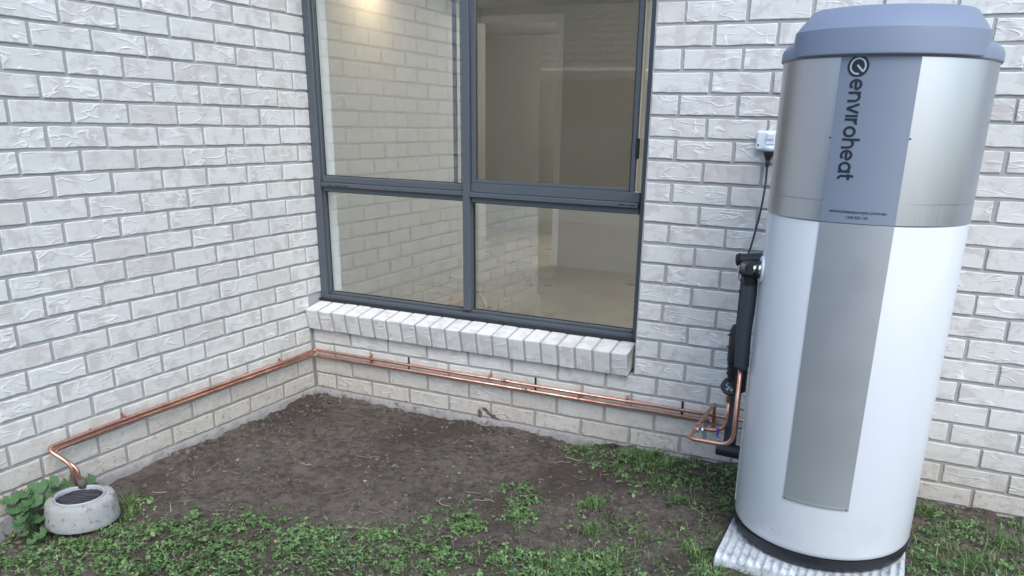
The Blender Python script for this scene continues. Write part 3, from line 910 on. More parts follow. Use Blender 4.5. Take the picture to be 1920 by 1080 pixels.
font_text('enviroheatpumps.com.au', .0125, -91.3, 1.2015, 'web_address', up, .1535)
font_text('1300 825 143', .0105, -91.2, 1.1865, 'phone_number', up, .057)
# seam trim down the left side and pipe flange
patch('seam_trim', -171.5, -169.6, .13, .96, .3025, 'cream', heater, n=4)
fa = rad(-163)
def onr(a, r, z): return Vector((r*math.cos(a), r*math.sin(a), z-Z0))
m = MB(); nrm = Vector((math.cos(fa), math.sin(fa), 0))
fc = onr(fa, .2975, .985); m.tube([fc, fc+nrm*.006, fc+nrm*.007], [.043, .043, .040], 40); m.build('flange', M['plastic'], heater, sharp=30)
m = MB(); m.tube([fc+nrm*.006, fc+nrm*.016, fc+nrm*.017, fc+nrm*.03], [.019, .019, .014, .014], 16); m.build('outlet_nut', M['solder'], heater, sharp=30)

# ------------------------------------------------------------------ pad under the heater
nx_, ny_ = 150, 40
PX0, PX1, PY0, PY1 = 2.455, 3.045, -.905, -.27
gx = np.linspace(PX0, PX1, nx_); gy = np.linspace(PY0, PY1, ny_)
GX, GY = np.meshgrid(gx, gy)
flat = sstep(.31, .285, np.hypot(GX-TX, GY-TY))
cor = .0055*np.cos((GX-PX0)/.0275*2*math.pi)+.003*(fbm(GX, GY, 40, 3, 8)-.5)
GZ = .044+cor*(1-.8*flat)+.0035*(vnoise(GX, GY, 22, 3)-.5)
GZ[0] -= .003; 
Vp = np.stack([GX.ravel(), GY.ravel(), GZ.ravel()], 1)
i = (np.arange(ny_-1)[:, None]*nx_+np.arange(nx_-1)[None]).ravel(); Fp = np.stack([i, i+1, i+1+nx_, i+nx_], 1)
loop = list(range(nx_))+[r_*nx_+nx_-1 for r_ in range(1, ny_)]+[(ny_-1)*nx_+c for c in range(nx_-2, -1, -1)]+[r_*nx_ for r_ in range(ny_-2, 0, -1)]
nl = len(loop); base = Vp[loop].copy(); mid = base.copy()
ctr = np.array([TX, -.6, 0]); out = base-ctr; out[:, 2] = 0
mid += out*.010; mid[:, 2] = .030+.002*np.cos(np.arange(nl)*.9); base += out*.012; base[:, 2] = -.03
Vp = np.concatenate([Vp, mid, base]); n0 = nx_*ny_
Fs = np.array([(loop[(k+1) % nl], loop[k], n0+k, n0+(k+1) % nl) for k in range(nl)]+[(n0+(k+1) % nl, n0+k, n0+nl+k, n0+nl+(k+1) % nl) for k in range(nl)])
pad = obj('plastic_pad', np_mesh('plastic_pad', Vp, np.concatenate([Fp, Fs]), M['pad'], True))
tag(pad, 'dirty white ribbed slab under the white water heater', 'base slab')

# ------------------------------------------------------------------ pipework on the walls
def clip(parent, p, nrm, alongz=.0, r=.0063):
    """saddle clip: strap over the pipe and two lugs"""
    m = MB(); p = Vector(p); nv = Vector(nrm); up_ = Vector((0, 0, 1)); al = nv.cross(up_)
    pts = [p-up_*(r*2.6)-nv*.018, p-up_*(r*1.3)-nv*.012, p-up_*(r*1.25), p-up_*(r*.9)+nv*(r*.9), p+nv*(r*1.28), p+up_*(r*.9)+nv*(r*.9), p+up_*(r*1.25), p+up_*(r*1.3)-nv*.012, p+up_*(r*2.6)-nv*.018]
    hw = .0065
    vs = [q+al*s*hw+nv*t for q in pts for (s, t) in ((-1, 0), (1, 0), (1, .0016), (-1, .0016))]
    fs = []
    for i_ in range(len(pts)-1):
        for k in range(4): fs.append((i_*4+k, i_*4+(k+1) % 4, (i_+1)*4+(k+1) % 4, (i_+1)*4+k))
    fs.append((0, 1, 2, 3)); fs.append(tuple((len(pts)-1)*4+k for k in range(4)))
    m.add(vs, fs)
    m.tube([p-nv*.022+up_*(r*2.9), p+up_*(r*2.9)+nv*.002], .0036, 8)
    return m.build('pipe_clip', M['copper'], parent)
RP = .0075
zu, zl = .2225, .1935
def wallrun(zz, zl_, xe, name, yo, extra, lab):
    pts = [(xe, -yo, zz), (.030+yo*.2, -yo, zz-.002), (.026, -.05, (zz+zl_)/2), (.026, -.16, zl_+.001), (.026, -1.30, zl_)] + extra
    fl = [.02, .02]+[.10]+[.05]*(len(pts)-5)
    m = MB(); m.tube(fillet(pts, [.03]*1+[.03]+[.06]+[.06]+[.035]*(len(extra)-1), 6), RP, 12)
    o = m.build(name, M['copper']); tag(o, lab, 'pipe', 'copper pipes running along both walls'); return o
pu = wallrun(zu, .2115, 2.66, 'copper_pipe', .025, [(.026, -1.562, .206), (.088, -1.540, .164), (.108, -1.530, .136), (.109, -1.529, -.09)],
             'upper thin copper pipe clipped along both walls, ending behind the heater')
pl = wallrun(zl, .1945, 2.232, 'copper_pipe', .025, [(.026, -1.545, .188), (.094, -1.527, .150), (.121, -1.517, .124), (.122, -1.516, -.09)],
             'lower thin copper pipe clipped along both walls, ending at the vertical copper elbow')
for x, z_, par in ((.396, zu, pu), (1.111, zu, pu), (1.826, zu, pu), (1.590, zl, pl), (.40, zl, pl)):
    clip(par, (x, -.025, z_), (0, -1, 0))
for s, z_, par in ((.276, .2115, pu), (.511, .1945, pl), (1.211, .2115, pu), (1.36, .1945, pl)):
    clip(par, (.026, -s, z_), (1, 0, 0))
for x, z_, par in ((1.185, zu, pu), (1.30, zl, pl)):
    for dx in (0, .03):
        m = MB(); m.tube([(x+dx, -.025, z_), (x+dx+.005, -.025, z_)], RP*1.35, 14); m.build('solder_ring', M['solder'], par)
    m = MB(); m.tube([(x-.004, -.025, z_), (x+.04, -.025, z_)], RP*1.22, 14); m.build('coupling', M['copper'], par)

# ------------------------------------------------------------------ hot pipe: lagging, copper loop
HX, HY = 2.424, -.620
hp = obj('hot_water_pipe', None); hp.location = (HX, HY, .33)
tag(hp, 'thick copper loop with dark grey lagging on the heater side', 'pipe')
def wt(name, pts, r, mat, parent=None, n=16, org=(HX, HY, .33), fil=None, sharp=None):
    m = MB(); o_ = Vector(org)
    q = [Vector(p)-o_ for p in pts]
    if fil: q = fillet(q, fil, 9)
    m.tube(q, r, n); return m.build(name, M[mat], parent if parent is not None else hp, sharp=sharp)
RC = .0080
ZL = .334
wt('copper_tube', [(HX, HY, .66), (HX, HY, ZL), (2.262, HY, ZL), (2.232, -.04, .284), (2.234, -.034, .150)], RC, 'copper', fil=[.05, .03, .025])
lg = wt('lagging', [(HX-.001, HY, .628), (HX+.002, HY, .64), (HX-.003, HY, .75), (HX+.002, HY, .86), (HX, HY, .935), (HX, HY, .952)], [.0235, .025, .0265, .0255, .0265, .022], 'lag', n=28)
# elbow / valve body from flange
e0 = Vector((TX, TY, 0))+Vector((.335*math.cos(fa), .335*math.sin(fa), .985)); 
wt('valve_body', [e0, (HX+.012, HY-.036+.0, .982), (HX-.020, HY-.028, .980)], [.019, .027, .027], 'black', n=22, sharp=35)
wt('elbow', [(HX, HY-.012, .985), (HX, HY-.005, .93)], [.026, .026], 'black', n=22, sharp=35)
wt('valve_collar', [(HX+.026, HY-.038, .983), (HX+.034, HY-.038, .983)], .029, 'black', n=22, sharp=35)
wt('valve_cap', [(HX-.020, HY-.028, .980), (HX-.032, HY-.026, .980)], [.022, .018], 'black', n=18, sharp=35)
m = MB(); m.box((-.036, -.046, .612), (-.029, -.034, .662), .002); m.build('relief_lever', M['solder'], hp)
wt('elbow_joint', [(2.2345, -.035, .165), (2.2345, -.035, .188)], .0115, 'copper', sharp=30)
wt('elbow_joint', [(2.236, -.028, .1935), (2.215, -.026, .1935)], .0095, 'copper', sharp=30)
# joints where the branch meets the loop
tj = Vector((2.262, HY, ZL)).lerp(Vector((2.232, -.04, .284)), .23)
tj2 = Vector((2.262, HY, ZL)).lerp(Vector((2.232, -.04, .284)), .30)
dj = (tj2-tj).normalized()
wt('coupling', [tj-dj*.012, tj+dj*.05], .0098, 'copper', sharp=30)
for q in (-.012, .048): wt('solder_ring', [tj+dj*q, tj+dj*(q+.006)], .0108, 'solder', sharp=30)
# ------------------------------------------------------------------ cold valve set behind
VX, VY = 2.372, -.47
cv_ = obj('valve_assembly', None); cv_.location = (VX, VY, .3)
tag(cv_, 'black valve and pressure regulator with round dial and branch copper pipe behind the lagged pipe', 'valve')
def vt(name, pts, r, mat, parent=None, n=18, fil=None, sharp=35): return wt(name, pts, r, mat, parent or cv_, n, (VX, VY, .3), fil, sharp)
vt('copper_tube', [(VX-.004, VY+.005, .455), (VX-.004, VY+.005, .325), tuple(tj+dj*.018)], .0074, 'copper', fil=[.06], sharp=None)
vt('solder_ring', [tuple(Vector((2.268, -.485, .3215))), tuple(Vector((2.262, -.4855, .321)))], .0115, 'solder')
vt('solder_ring', [tuple(Vector((2.285, -.481, .3218))), tuple(Vector((2.279, -.482, .3217)))], .0115, 'solder')
vt('blue_clip', [(2.335, -.472, .3235), (2.343, -.471, .3236)], .0118, 'blueplastic')
vt('blue_clip', [(2.3385, -.478, .336), (2.341, -.488, .306)], .0035, 'blueplastic', n=8)
vt('brass_nut', [(VX-.004, VY+.005, .447), (VX-.004, VY+.005, .462)], .0145, 'brass', n=6)
vt('brass_nut', [(VX-.004, VY+.005, .463), (VX-.004, VY+.005, .474)], .0125, 'brass', n=6)
dial_n = Vector((.18, -.92, .35)).normalized(); dc = Vector((VX-.008, VY+.01, .505))
dl = vt('dial_body', [dc-dial_n*.022, dc-dial_n*.004, dc+dial_n*.010, dc+dial_n*.013], [.024, .033, .033, .030], 'black', n=32)
m = MB(); c_ = dc+dial_n*.0135-Vector((VX, VY, .3)); m.tube([c_, c_+dial_n*.0005], .0225, 28); m.build('dial_face', M['ink'], dl)
t1 = dial_n.cross(Vector((0, 0, 1))).normalized(); t2 = t1.cross(dial_n)
m = MB(); rr_ = random.Random(4)
for k in range(9):
    a = c_+dial_n*(.0009+.0001*k)+t1*rr_.uniform(-.015, .013)+t2*rr_.uniform(-.015, .013); d_ = (t1*rr_.uniform(-1, 1)+t2*rr_.uniform(-1, 1)).normalized(); e_ = dial_n.cross(d_)
    L_, w_ = rr_.uniform(.004, .008), rr_.uniform(.0012, .0022)
    m.add([a-d_*L_-e_*w_, a+d_*L_-e_*w_, a+d_*L_+e_*w_, a-d_*L_+e_*w_], [(0, 1, 2, 3)])
m.build('dial_print', M['logo'], dl)
for k in range(6):
    a = k*math.pi/3; q = dc+t1*.033*math.cos(a)+t2*.033*math.sin(a); vt('dial_lug', [q-dial_n*.004, q+dial_n*.006], .0026, 'black', n=8)
vt('regulator_body', [(VX+.002, VY+.01, .53), (VX+.002, VY+.01, .60), (VX+.002, VY+.01, .605), (VX+.002, VY+.01, .72), (VX+.004, VY+.01, .74)], [.022, .024, .030, .030, .022], 'black', n=20)
for q in range(5): vt('clamp_ring', [(VX+.002, VY+.01, .555+q*.018), (VX+.002, VY+.01, .560+q*.018)], .028, 'black')
vt('insulated_riser', [(VX+.012, VY+.02, .25), (VX+.012, VY+.02, .50), (VX+.012, VY+.02, .96)], [.024, .024, .022], 'lag', n=20)
vt('insulated_riser', [(VX+.030, VY+.0, .49), (VX+.030, VY+.0, .50), (VX+.030, VY+.0, .66), (VX+.030, VY+.0, .67)], [.014, .024, .024, .014], 'black', n=20)
vt('bottom_elbow', [(VX-.034, VY+.012, .250), (VX-.034+.004, VY+.012, .250), (VX+.06, VY+.0, .252)], [.022, .026, .026], 'black', n=20)
vt('bottom_elbow', [(VX+.012, VY+.018, .262), (VX+.012, VY+.018, .30)], [.024, .021], 'black', n=20)
vt('relief_valve_head', [(VX-.012, VY-.01, .982), (VX+.062, VY-.01, .990)], [.0225, .0225], 'black', n=20)
vt('relief_valve_cap', [(VX-.026, VY-.01, .980), (VX-.014, VY-.01, .982)], [.020, .025], 'black', n=20)
for z_ in (.905, .865, .70, .655): vt('cable_tie', [(VX+.012, VY+.012, z_), (VX+.012, VY+.012, z_+.005)], .0245 if z_ > .8 else .033, 'black')
for z_, s_ in ((.905, 1), (.862, 1), (.705, -1), (.66, -1)):
    vt('tie_tail', [(VX+.012+s_*.026, VY-.01, z_), (VX+.012+s_*.042, VY-.016, z_+.004)], .0028, 'black', n=6)

# ------------------------------------------------------------------ power point, plug and lead
gp = obj('power_point', None); gp.location = (2.352, 0, 1.378)
tag(gp, 'white weatherproof power point on the brick wall beside the water heater', 'power outlet')
m = MB(); m.box((-.064, -.026, -.036), (.066, .0, .038), .007); hs = m.build('housing', M['plastic'], gp)
m = MB(); m.box((-.024, -.036, -.012), (.010, -.0262, .030), .003); m.build('switch_cover', M['plastic'], gp)
m = MB(); m.box((-.020, -.041, .006), (.006, -.0362, .026), .002); m.build('switch', M['plastic'], gp)
m = MB(); m.tube([(-.008, -.030, -.018), (-.008, -.032, -.040)], [.024, .020], 20); m.build('socket_shroud', M['plastic'], gp)
m = MB(); m.tube([(-.053, -.0265, -.016), (-.053, -.0275, -.016)], .0035, 10); m.build('screw', M['black'], gp)
m = MB(); m.box((.020, -.012, .040), (.030, .0, .20), .003); m.build('conduit', M['plastic'], gp)
pc = obj('power_lead', None); pc.location = (2.344, -.034, 1.325)
tag(pc, 'black power cord with plug hanging from the white power point', 'cord')
m = MB(); m.tube([(0, 0, .016), (0, 0, .006), (0, -.002, -.010), (0, -.003, -.02)], [.021, .021, .013, .008], 20); m.build('plug', M['black'], pc, sharp=40)
m = MB(); m.tube([(0, -.003, -.018), (0, -.004, -.034), (0, -.006, -.044)], [.0085, .007, .0055], 12)
for q in range(4): m.tube([(0, -.0035, -.022-q*.006), (0, -.0035, -.0245-q*.006)], .0088, 12)
m.build('strain_relief', M['black'], pc)
pts = [(0, -.006, -.04), (.004, -.020, -.09), (.008, -.06, -.15), (.012, -.13, -.22), (.016, -.22, -.28), (.022, -.32, -.325), (.028, -.42, -.345), (.030, -.436, -.36)]
pts = [Vector(p) for p in pts]
sm_ = []
for i_ in range(len(pts)-1):
    p0 = pts[max(i_-1, 0)]; p1 = pts[i_]; p2 = pts[i_+1]; p3 = pts[min(i_+2, len(pts)-1)]
    for k in range(6):
        t = k/6; sm_.append(.5*((2*p1)+(p2-p0)*t+(2*p0-5*p1+4*p2-p3)*t*t+(3*p1-p0-3*p2+p3)*t**3))
m = MB(); m.tube(sm_+[pts[-1]], .0042, 10); m.build('cable', M['black'], pc)

# ------------------------------------------------------------------ concrete collar on its pipe
cr = obj('concrete_collar', None); RXc, RYc = .190, -1.572; cr.location = (RXc, RYc, -.045)
tag(cr, 'round pale concrete collar with dark fill perched on a grey pipe below the copper bends', 'concrete collar')
m = MB(); prof = [(.050, -.001), (.118, -.003), (.1245, -.001), (.1265, .006), (.1250, .025), (.1215, .055), (.1180, .080), (.1135, .0895), (.105, .0945), (.088, .096), (.0865, .094), (.0865, .075), (0, .075)]
m.lathe(prof, 72)
out_ = []
for (x, y, z) in m.v:
    a = math.atan2(y, x); rr_ = math.hypot(x, y); w1 = float(fbm(np.array([math.cos(a)*2+5]), np.array([math.sin(a)*2+z*22]), 2.2, 4, 6)[0]-.5)
    k_ = 1+w1*.045*(rr_ > .09); 
    if abs(((a-rad(-52)+math.pi) % (2*math.pi))-math.pi) < .03 and rr_ > .1: k_ *= .985
    out_.append((x*k_, y*k_, z+w1*.006*(rr_ > .09)))
m.v = out_; m.build('collar', M['ring'], cr, sharp=50)
m = MB(); m.lathe([(.0855, .090), (.0855, .0985), (.0835, .1000), (.0805, .0985), (.0805, .082)], 64); m.build('rim', M['logo'], cr, sharp=50)
m = MB(); k_ = 20
gx = np.linspace(-.081, .081, 60); GXc, GYc = np.meshgrid(gx, gx); rr_ = np.hypot(GXc, GYc)
GZc = .086+.012*(fbm(GXc+3, GYc, 40, 4, 2)-.5); sc_ = np.minimum(1, .081/np.maximum(rr_, 1e-6))
Vc = np.stack([(GXc*sc_).ravel(), (GYc*sc_).ravel(), GZc.ravel()], 1); i = (np.arange(59)[:, None]*60+np.arange(59)[None]).ravel()
obj('dark_fill', np_mesh('dark_fill', Vc, np.stack([i, i+1, i+61, i+60], 1), M['dirtcap'], True), cr)
m = MB()
for k in range(9):
    a = rad(38+random.uniform(-5, 5)); o_ = -.06+k*.014; L_ = math.sqrt(max(0, .078**2-o_**2))*random.uniform(.5, .95)
    d_ = Vector((math.cos(a), math.sin(a), 0)); q_ = Vector((-math.sin(a), math.cos(a), 0))*o_+Vector((0, 0, .0925))
    m.tube([q_-d_*L_, q_+Vector((0, 0, .002)), q_+d_*L_], .0006, 5)
m.build('grate_bar', M['pvc'], cr)
m = MB(); m.tube([(0, 0, -.09), (0, 0, .0)], .036, 28); m.build('riser_pipe', M['pvc'], cr)
m = MB(); m.tube([(-.064, .060, .095), (-.060, .058, .125)], [.018, .013], 7)
m.build('dirt_lump', M['clod'], cr)

# ------------------------------------------------------------------ broad-leaved weed
def leaf_mesh(seed):
    r = random.Random(seed); n_ = 18; vs = [(0, 0, 0)]
    for k in range(n_):
        a = -math.pi*.86+2*math.pi*.86*k/(n_-1)
        q = .5*(1+.10*math.cos(a*7+seed)+r.uniform(-.03, .03)); vs.append((q*math.cos(a)*.95+.02, q*math.sin(a), .06*math.cos(a*7+seed)+.10*q*abs(math.sin(a))))
    mid_ = [(v[0]*.55, v[1]*.55, v[2]*.25-.02) for v in vs[1:]]
    o_ = 1+n_; vs += mid_
    fs = [(0, o_+k, o_+k+1) for k in range(n_-1)]+[(o_+k, 1+k, 2+k, o_+k+1) for k in range(n_-1)]
    m = MB(); m.add(vs, fs, True); return m.build('leaf', M['weed'], mesh_only=True)
LM = [leaf_mesh(s) for s in range(4)]
def weed(loc, spots, label, size):
    w_ = obj('leafy_weed', None); w_.location = loc; tag(w_, label, 'weed')
    spots = spots+[(a_+r_.uniform(-.02, .02), b_+r_.uniform(-.03, .03), c_-r_.uniform(.0, .03), d_*r_.uniform(.7, 1)) for a_, b_, c_, d_ in spots]
    for (dx, dy, dz, s_) in spots:
        s_ *= 1.3
        o_ = obj('leaf', random.choice(LM), w_, (dx, dy, dz), (random.uniform(-.35, .35)+.35, random.uniform(-.2, .4)+.35, random.uniform(-.6, .6)-.5))
        o_.scale = (s_, s_, s_)
        m = MB(); m.tube([(dx*.3, dy*.3, -.03), (dx*.7, dy*.7, dz*.6), (dx, dy, dz)], [.0018, .0016, .0012], 5); m.build('stem', M['stem'], w_)
    return w_
r_ = random.Random(11)
weed((.085, -1.66, -.08), [(-0.035, -0.063, 0.121, 0.053), (-0.035, -0.026, 0.159, 0.046), (-0.035, 0.027, 0.165, 0.053), (-0.025, 0.073, 0.168, 0.044), (-0.015, 0.093, 0.119, 0.047), (-0.035, 0.146, 0.135, 0.042), (-0.005, -0.02, 0.135, 0.053), (0.005, 0.021, 0.119, 0.053), (0.015, 0.046, 0.084, 0.05), (0.035, -0.028, 0.078, 0.052), (0.015, -0.072, 0.089, 0.043), (-0.005, 0.098, 0.067, 0.041), (0.055, -0.013, 0.042, 0.043), (0.015, -0.095, 0.072, 0.033), (0.075, -0.063, 0.038, 0.037), (0.085, -0.101, 0.033, 0.03), (-0.045, -0.07, 0.154, 0.04), (0.025, -0.063, 0.124, 0.046), (0.045, 0.012, 0.073, 0.046), (0.015, 0.068, 0.028, 0.038), (0.085, -0.004, 0.001, 0.031)], 'round-leaved green weed growing between the brick wall and the concrete collar', 1)
weed((.045, -1.46, -.05), [(-0.005, 0.033, 0.078, 0.042), (-0.015, 0.004, 0.072, 0.035), (-0.005, -0.026, 0.071, 0.038), (0.005, 0.05, 0.04, 0.031), (0.015, 0.01, 0.03, 0.031), (-0.015, -0.04, 0.04, 0.031)], 'small leafy weed around the foot of the bent copper pipes', 1)

# ------------------------------------------------------------------ clover, grass, straw, clods
def scatter(nc, fn, x0=0.02, x1=3.9, y0=-2.75, y1=-.02):
    x = rng.uniform(x0, x1, nc); y = rng.uniform(y0, y1, nc)
    keep = rng.random(nc) < fn(x, y)
    keep &= ~((np.abs(x-2.75) < .31) & (y > -.92) & (y < -.25))
    keep &= np.hypot(x-RXc, y-RYc) > .045
    keep &= np.hypot(x-.235, y+1.615) > .075
    x, y = x[keep], y[keep]
    return x, y
# clover leaflets (three per leaf)
x, y = scatter(88000, lambda x, y: green(x, y)*(1-.45*sstep(1.7, 2.3, x)*(y > -1.0))*np.where(y < -2.1, .35, 1)+.004)
z = gz(x, y)
nL = len(x); hgt = rng.uniform(.001, .020, nL)*(.5+.9*green(x, y)); size = rng.uniform(.0032, .0078, nL)*np.where(rng.random(nL) < .06, 1.9, 1)
V = []; F = []
N6 = 6
ang = rng.uniform(0, 2*np.pi, nL); tilt = rng.normal(0, .38, (nL, 2))
tmpl = np.array([[0, 0], [.55, -.52], [1.05, -.58], [1.42, -.22], [1.42, .22], [1.05, .58], [.55, .52]])
allV = []; 
for q in range(3):
    a = ang+q*2*np.pi/3
    ca, sa_ = np.cos(a), np.sin(a)
    lx = tmpl[None, :, 0]*size[:, None]; ly = tmpl[None, :, 1]*size[:, None]
    wx = lx*ca[:, None]-ly*sa_[:, None]; wy = lx*sa_[:, None]+ly*ca[:, None]
    wz = tilt[:, :1]*wx+tilt[:, 1:]*wy+np.abs(ly)*.35-lx*rng.uniform(-.1, .45, nL)[:, None]
    allV.append(np.stack([wx+x[:, None], wy+y[:, None], wz+(z+hgt)[:, None]], 2))
AV = np.concatenate(allV).reshape(-1, 3); nn = 3*nL
b0 = np.arange(nn)[:, None]*7
T4 = np.array([[0, 1, 2, 3], [0, 3, 4, 4], [0, 4, 5, 6]])
Fq = np.concatenate([b0+np.array([[0, 1, 2, 3]]), b0+np.array([[0, 4, 5, 6]])])
Ft = b0+np.array([[0, 3, 4]])
def mixed_mesh(name, V, parts, mat, smooth=False):
    me = bpy.data.meshes.new(name); V = np.asarray(V, np.float32)
    me.vertices.add(len(V)); me.vertices.foreach_set('co', V.ravel())
    tot = sum(p.size for p in parts); me.loops.add(tot)
    me.loops.foreach_set('vertex_index', np.concatenate([p.ravel() for p in parts]).astype(np.int32))
    st_ = []; o_ = 0
    for p in parts:
        st_.append(o_+np.arange(len(p))*p.shape[1]); o_ += p.size
    st_ = np.concatenate(st_).astype(np.int32)
    me.polygons.add(len(st_)); me.polygons.foreach_set('loop_start', st_)
    me.polygons.foreach_set('use_smooth', np.full(len(st_), smooth))
    me.update(calc_edges=True); me.materials.append(mat); return me
clover = obj('clover', mixed_mesh('clover', AV, [Fq, Ft], M['clover']))
tag(clover, 'low green clover patches spreading over the dark soil', 'clover', kind='stuff')
# grass blades
def gfn(x, y):
    g_ = green(x, y); t = sstep(.45, .6, fbm(x, y, 11, 2, 77))
    right = .55+.75*sstep(1.5, 2.1, x)
    return g_*right*(.35+.8*t)+.010
x, y = scatter(120000, gfn)
nB = len(x); z = gz(x, y); a = rng.uniform(0, 2*np.pi, nB); L = rng.uniform(.015, .05, nB); lean = rng.uniform(.3, 1.3, nB); wd = rng.uniform(.0006, .0015, nB)
def blades(x, y, z, a, L, lean, wd):
    dirx, diry = np.cos(a), np.sin(a); px, py = -diry, dirx; rows = []
    for t in (0, .4, .75, 1.0):
        hx = L*t*np.sin(lean*t); hz = L*t*np.cos(lean*t*.9); ww = wd*(1-.85*t**1.5)
        for s_ in (-1, 1):
            rows.append(np.stack([x+dirx*hx+px*ww*s_, y+diry*hx+py*ww*s_, z-.002+hz], 1))
    V = np.stack(rows, 1).reshape(-1, 3); b = np.arange(len(x))[:, None]*8
    F = np.concatenate([b+np.array([[0, 1, 3, 2]]), b+np.array([[2, 3, 5, 4]]), b+np.array([[4, 5, 7, 6]])]); return V, F
Vg, Fg = blades(x, y, z, a, L, lean, wd)
# tufts
tx = []; 
for (cx, cy, nb, rr2, hh) in ((1.935, -.12, 110, .05, .07), (2.06, -.16, 90, .05, .065), (1.86, -.10, 60, .04, .05), (1.915, -.66, 90, .045, .05), (1.98, -.86, 70, .04, .06), (2.23, -.48, 70, .04, .05), (.235, -1.41, 60, .03, .07), (.30, -1.46, 60, .04, .05), (2.13, -1.05, 80, .06, .05), (1.97, -1.12, 80, .06, .045), (2.37, -.86, 80, .05, .05), (3.25, -.55, 120, .09, .05), (3.38, -.33, 80, .08, .05), (3.14, -.12, 60, .06, .05), (.33, -1.68, 70, .03, .035)):
    tx.append((np.full(nb, cx)+rng.normal(0, rr2*.5, nb), np.full(nb, cy)+rng.normal(0, rr2*.5, nb), np.full(nb, hh)))
x2 = np.concatenate([t[0] for t in tx]); y2 = np.minimum(np.concatenate([t[1] for t in tx]), -.03); h2 = np.concatenate([t[2] for t in tx])
V2, F2 = blades(x2, y2, gz(x2, y2), rng.uniform(0, 6.28, len(x2)), h2*rng.uniform(.6, 1.2, len(x2)), rng.uniform(.2, 1.3, len(x2)), rng.uniform(.001, .0022, len(x2)))
grass = obj('grass', np_mesh('grass', np.concatenate([Vg, V2]), np.concatenate([Fg, F2+len(Vg)]), M['grassm']))
tag(grass, 'loose green grass blades and tufts growing from the soil', 'grass', kind='stuff')
# straw and roots lying about
m = MB(); r_ = random.Random(3)
def stick(cx, cy, L_, a_, bend, rr, lift=.004):
    pts = []
    for k in range(6):
        t = k/5-.5; aa = a_+bend*t
        px_, py_ = cx+math.cos(aa)*L_*t, cy+math.sin(aa)*L_*t
        pts.append((px_, min(py_, -.03), float(gz(px_, py_))+lift+abs(math.sin(t*5+cx*30))*.003))
    m.tube(pts, rr, 4)
n_s = 0
while n_s < 620:
    cx, cy = r_.uniform(.08, 3.6), r_.uniform(-1.95, -.06)
    if abs(cx-2.75) < .33 and cy > -.95: continue
    if math.hypot(cx-RXc, cy-RYc) < .15: continue
    n_s += 1
    stick(cx, cy, r_.uniform(.012, .05)*(1.6 if r_.random() < .12 else 1), r_.uniform(0, 6.28), r_.gauss(0, .9), r_.uniform(.0005, .0012))
for (cx, cy, L_, a_, b_) in ((.78, -.62, .09, .3, .3), (1.30, -.62, .10, .2, .7), (.86, -1.0, .09, .5, .6), (1.18, -1.03, .12, .2, -.4), (1.62, -.30, .10, .1, .3), (1.55, -.34, .12, -.3, .4), (1.66, -.25, .08, .0, .2), (1.40, -.72, .08, .1, .5), (1.48, -.76, .09, .4, -.6), (1.33, -.86, .10, -.9, 1.2), (.95, -.5, .08, .4, -.3), (.62, -1.30, .10, .2, .3), (.42, -1.30, .09, .6, .2), (1.75, -.42, .09, -.2, .4), (.25, -1.28, .06, .4, .2), (.60, -.80, .05, .3, .1), (1.2, -.42, .07, .35, .1), (.40, -1.02, .05, .2, .5), (2.3, -.55, .09, -.5, .3), (.86, -1.45, .08, .4, .9), (.78, -1.42, .09, .9, .8)):
    stick(cx, cy, L_, a_, b_, .0015, .006)
st = m.build('straw', M['straw']); tag(st, 'pale dry stems and roots lying on the dark soil', 'straw', kind='stuff')
# clods and pebbles
ico = [(0, 0, 1), (.894, 0, .447), (.276, .851, .447), (-.724, .526, .447), (-.724, -.526, .447), (.276, -.851, .447), (.724, .526, -.447), (-.276, .851, -.447), (-.894, 0, -.447), (-.276, -.851, -.447), (.724, -.526, -.447), (0, 0, -1)]
icf = [(0,1,2),(0,2,3),(0,3,4),(0,4,5),(0,5,1),(1,6,2),(2,7,3),(3,8,4),(4,9,5),(5,10,1),(2,6,7),(3,7,8),(4,8,9),(5,9,10),(1,10,6),(6,11,7),(7,11,8),(8,11,9),(9,11,10),(10,11,6)]
def cfn(x, y):
    near = np.exp(-np.minimum(x, -y)/.10)
    return np.clip((.30+.7*near)*(1-.7*green(x, y))*(.35+sstep(.4, .6, fbm(x, y, 6, 2, 55))), 0, 1)*(x < 2.4)
x, y = scatter(24000, cfn, y0=-2.0)
nC = len(x); s_ = .0015+.0095*rng.random(nC)**4*(1+1.3*(rng.random(nC) < .12)*np.exp(-np.minimum(x, -y)/.09))*(1+.6*np.exp(-np.minimum(x, -y)/.10))
IV = np.array(ico); Vc = IV[None]*(1+rng.uniform(-.28, .28, (nC, 12, 1)))*s_[:, None, None]*rng.uniform(.7, 1.25, (nC, 1, 3))*np.array([1, 1, .75])
aa = rng.uniform(0, 6.28, nC); Vx = Vc[..., 0]*np.cos(aa)[:, None]-Vc[..., 1]*np.sin(aa)[:, None]; Vy = Vc[..., 0]*np.sin(aa)[:, None]+Vc[..., 1]*np.cos(aa)[:, None]
Vc = np.stack([Vx+x[:, None], Vy+y[:, None], Vc[..., 2]+(gz(x, y)+s_*.3)[:, None]], 2).reshape(-1, 3)
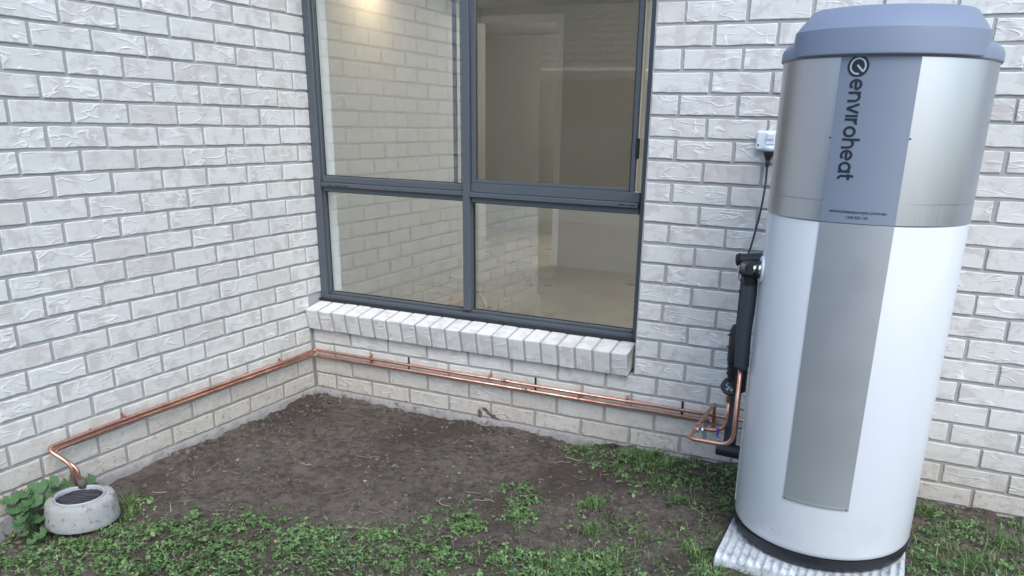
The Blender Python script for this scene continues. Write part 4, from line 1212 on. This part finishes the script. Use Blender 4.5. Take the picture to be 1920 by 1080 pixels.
Fc = (np.arange(nC)[:, None, None]*12+np.array(icf)[None]).reshape(-1, 3)
cl_ = obj('soil_clods', np_mesh('soil_clods', Vc, Fc, M['clod'], True)); tag(cl_, 'crumbly dark soil clods and small pebbles along the wall foot', 'soil', kind='stuff')

# ------------------------------------------------------------------ what the glass reflects: fence and house behind the camera
fe = obj('paling_fence', None); fe.location = (0, -8, 0)
tag(fe, 'weathered grey timber paling fence reflected in the window', 'fence')
pm = []
for k in range(5):
    m = MB(); h_ = random.uniform(1.36, 1.42); m.box((-.0455, -.008, -.02), (.0455, .008, h_), .002); pm.append(m.build('paling', M['fence'], mesh_only=True))
for k in range(96):
    obj('paling', pm[k % 5], fe, (-5.5+k*.0945, random.uniform(-.006, .006), 0), (0, 0, random.uniform(-.01, .01)))
m = MB(); m.box((-5.6, .0150, .30), (3.7, .05, .38)); m.box((-5.6, .0150, 1.1), (3.7, .05, 1.18)); m.build('fence_rail', M['fence'], fe)
nh = obj('neighbour_house', None); nh.location = (0, -10, 0)
tag(nh, 'dark brick house with tiled roof and cream gutter reflected in the window', 'house')
m = MB(); m.box((-9, -7, 0), (6, -.45, 2.18)); m.build('wall', M['nbrick'], nh)
m = MB(); m.box((-9.5, -.02, 2.18), (6.5, .09, 2.285), .01); m.build('gutter', M['gutter'], nh)
m = MB(); m.box((-9.5, -.5, 2.16), (6.5, -.02, 2.18)); m.build('eave_lining', M['jamb'], nh)
rows, cols = 18, 240
gx = np.linspace(-9.5, 6.5, cols*2+1); V = []; 
for r2 in range(rows):
    y0_, z0_ = -.0-r2*.29, 2.30+r2*.29*.50
    for e in (0, 1):
        yy = y0_-e*.29; zz = z0_+e*.29*.50-(.0 if e else -.035)
        V.append(np.stack([gx, np.full_like(gx, yy), zz+.022*np.cos(gx*2*np.pi/.15)], 1))
V = np.concatenate(V); nC2 = len(gx)
i = (np.arange(rows*2-1)[:, None]*nC2+np.arange(nC2-1)[None]).ravel()
obj('roof', np_mesh('roof', V, np.stack([i, i+1, i+1+nC2, i+nC2], 1), M['tile'], False), nh)
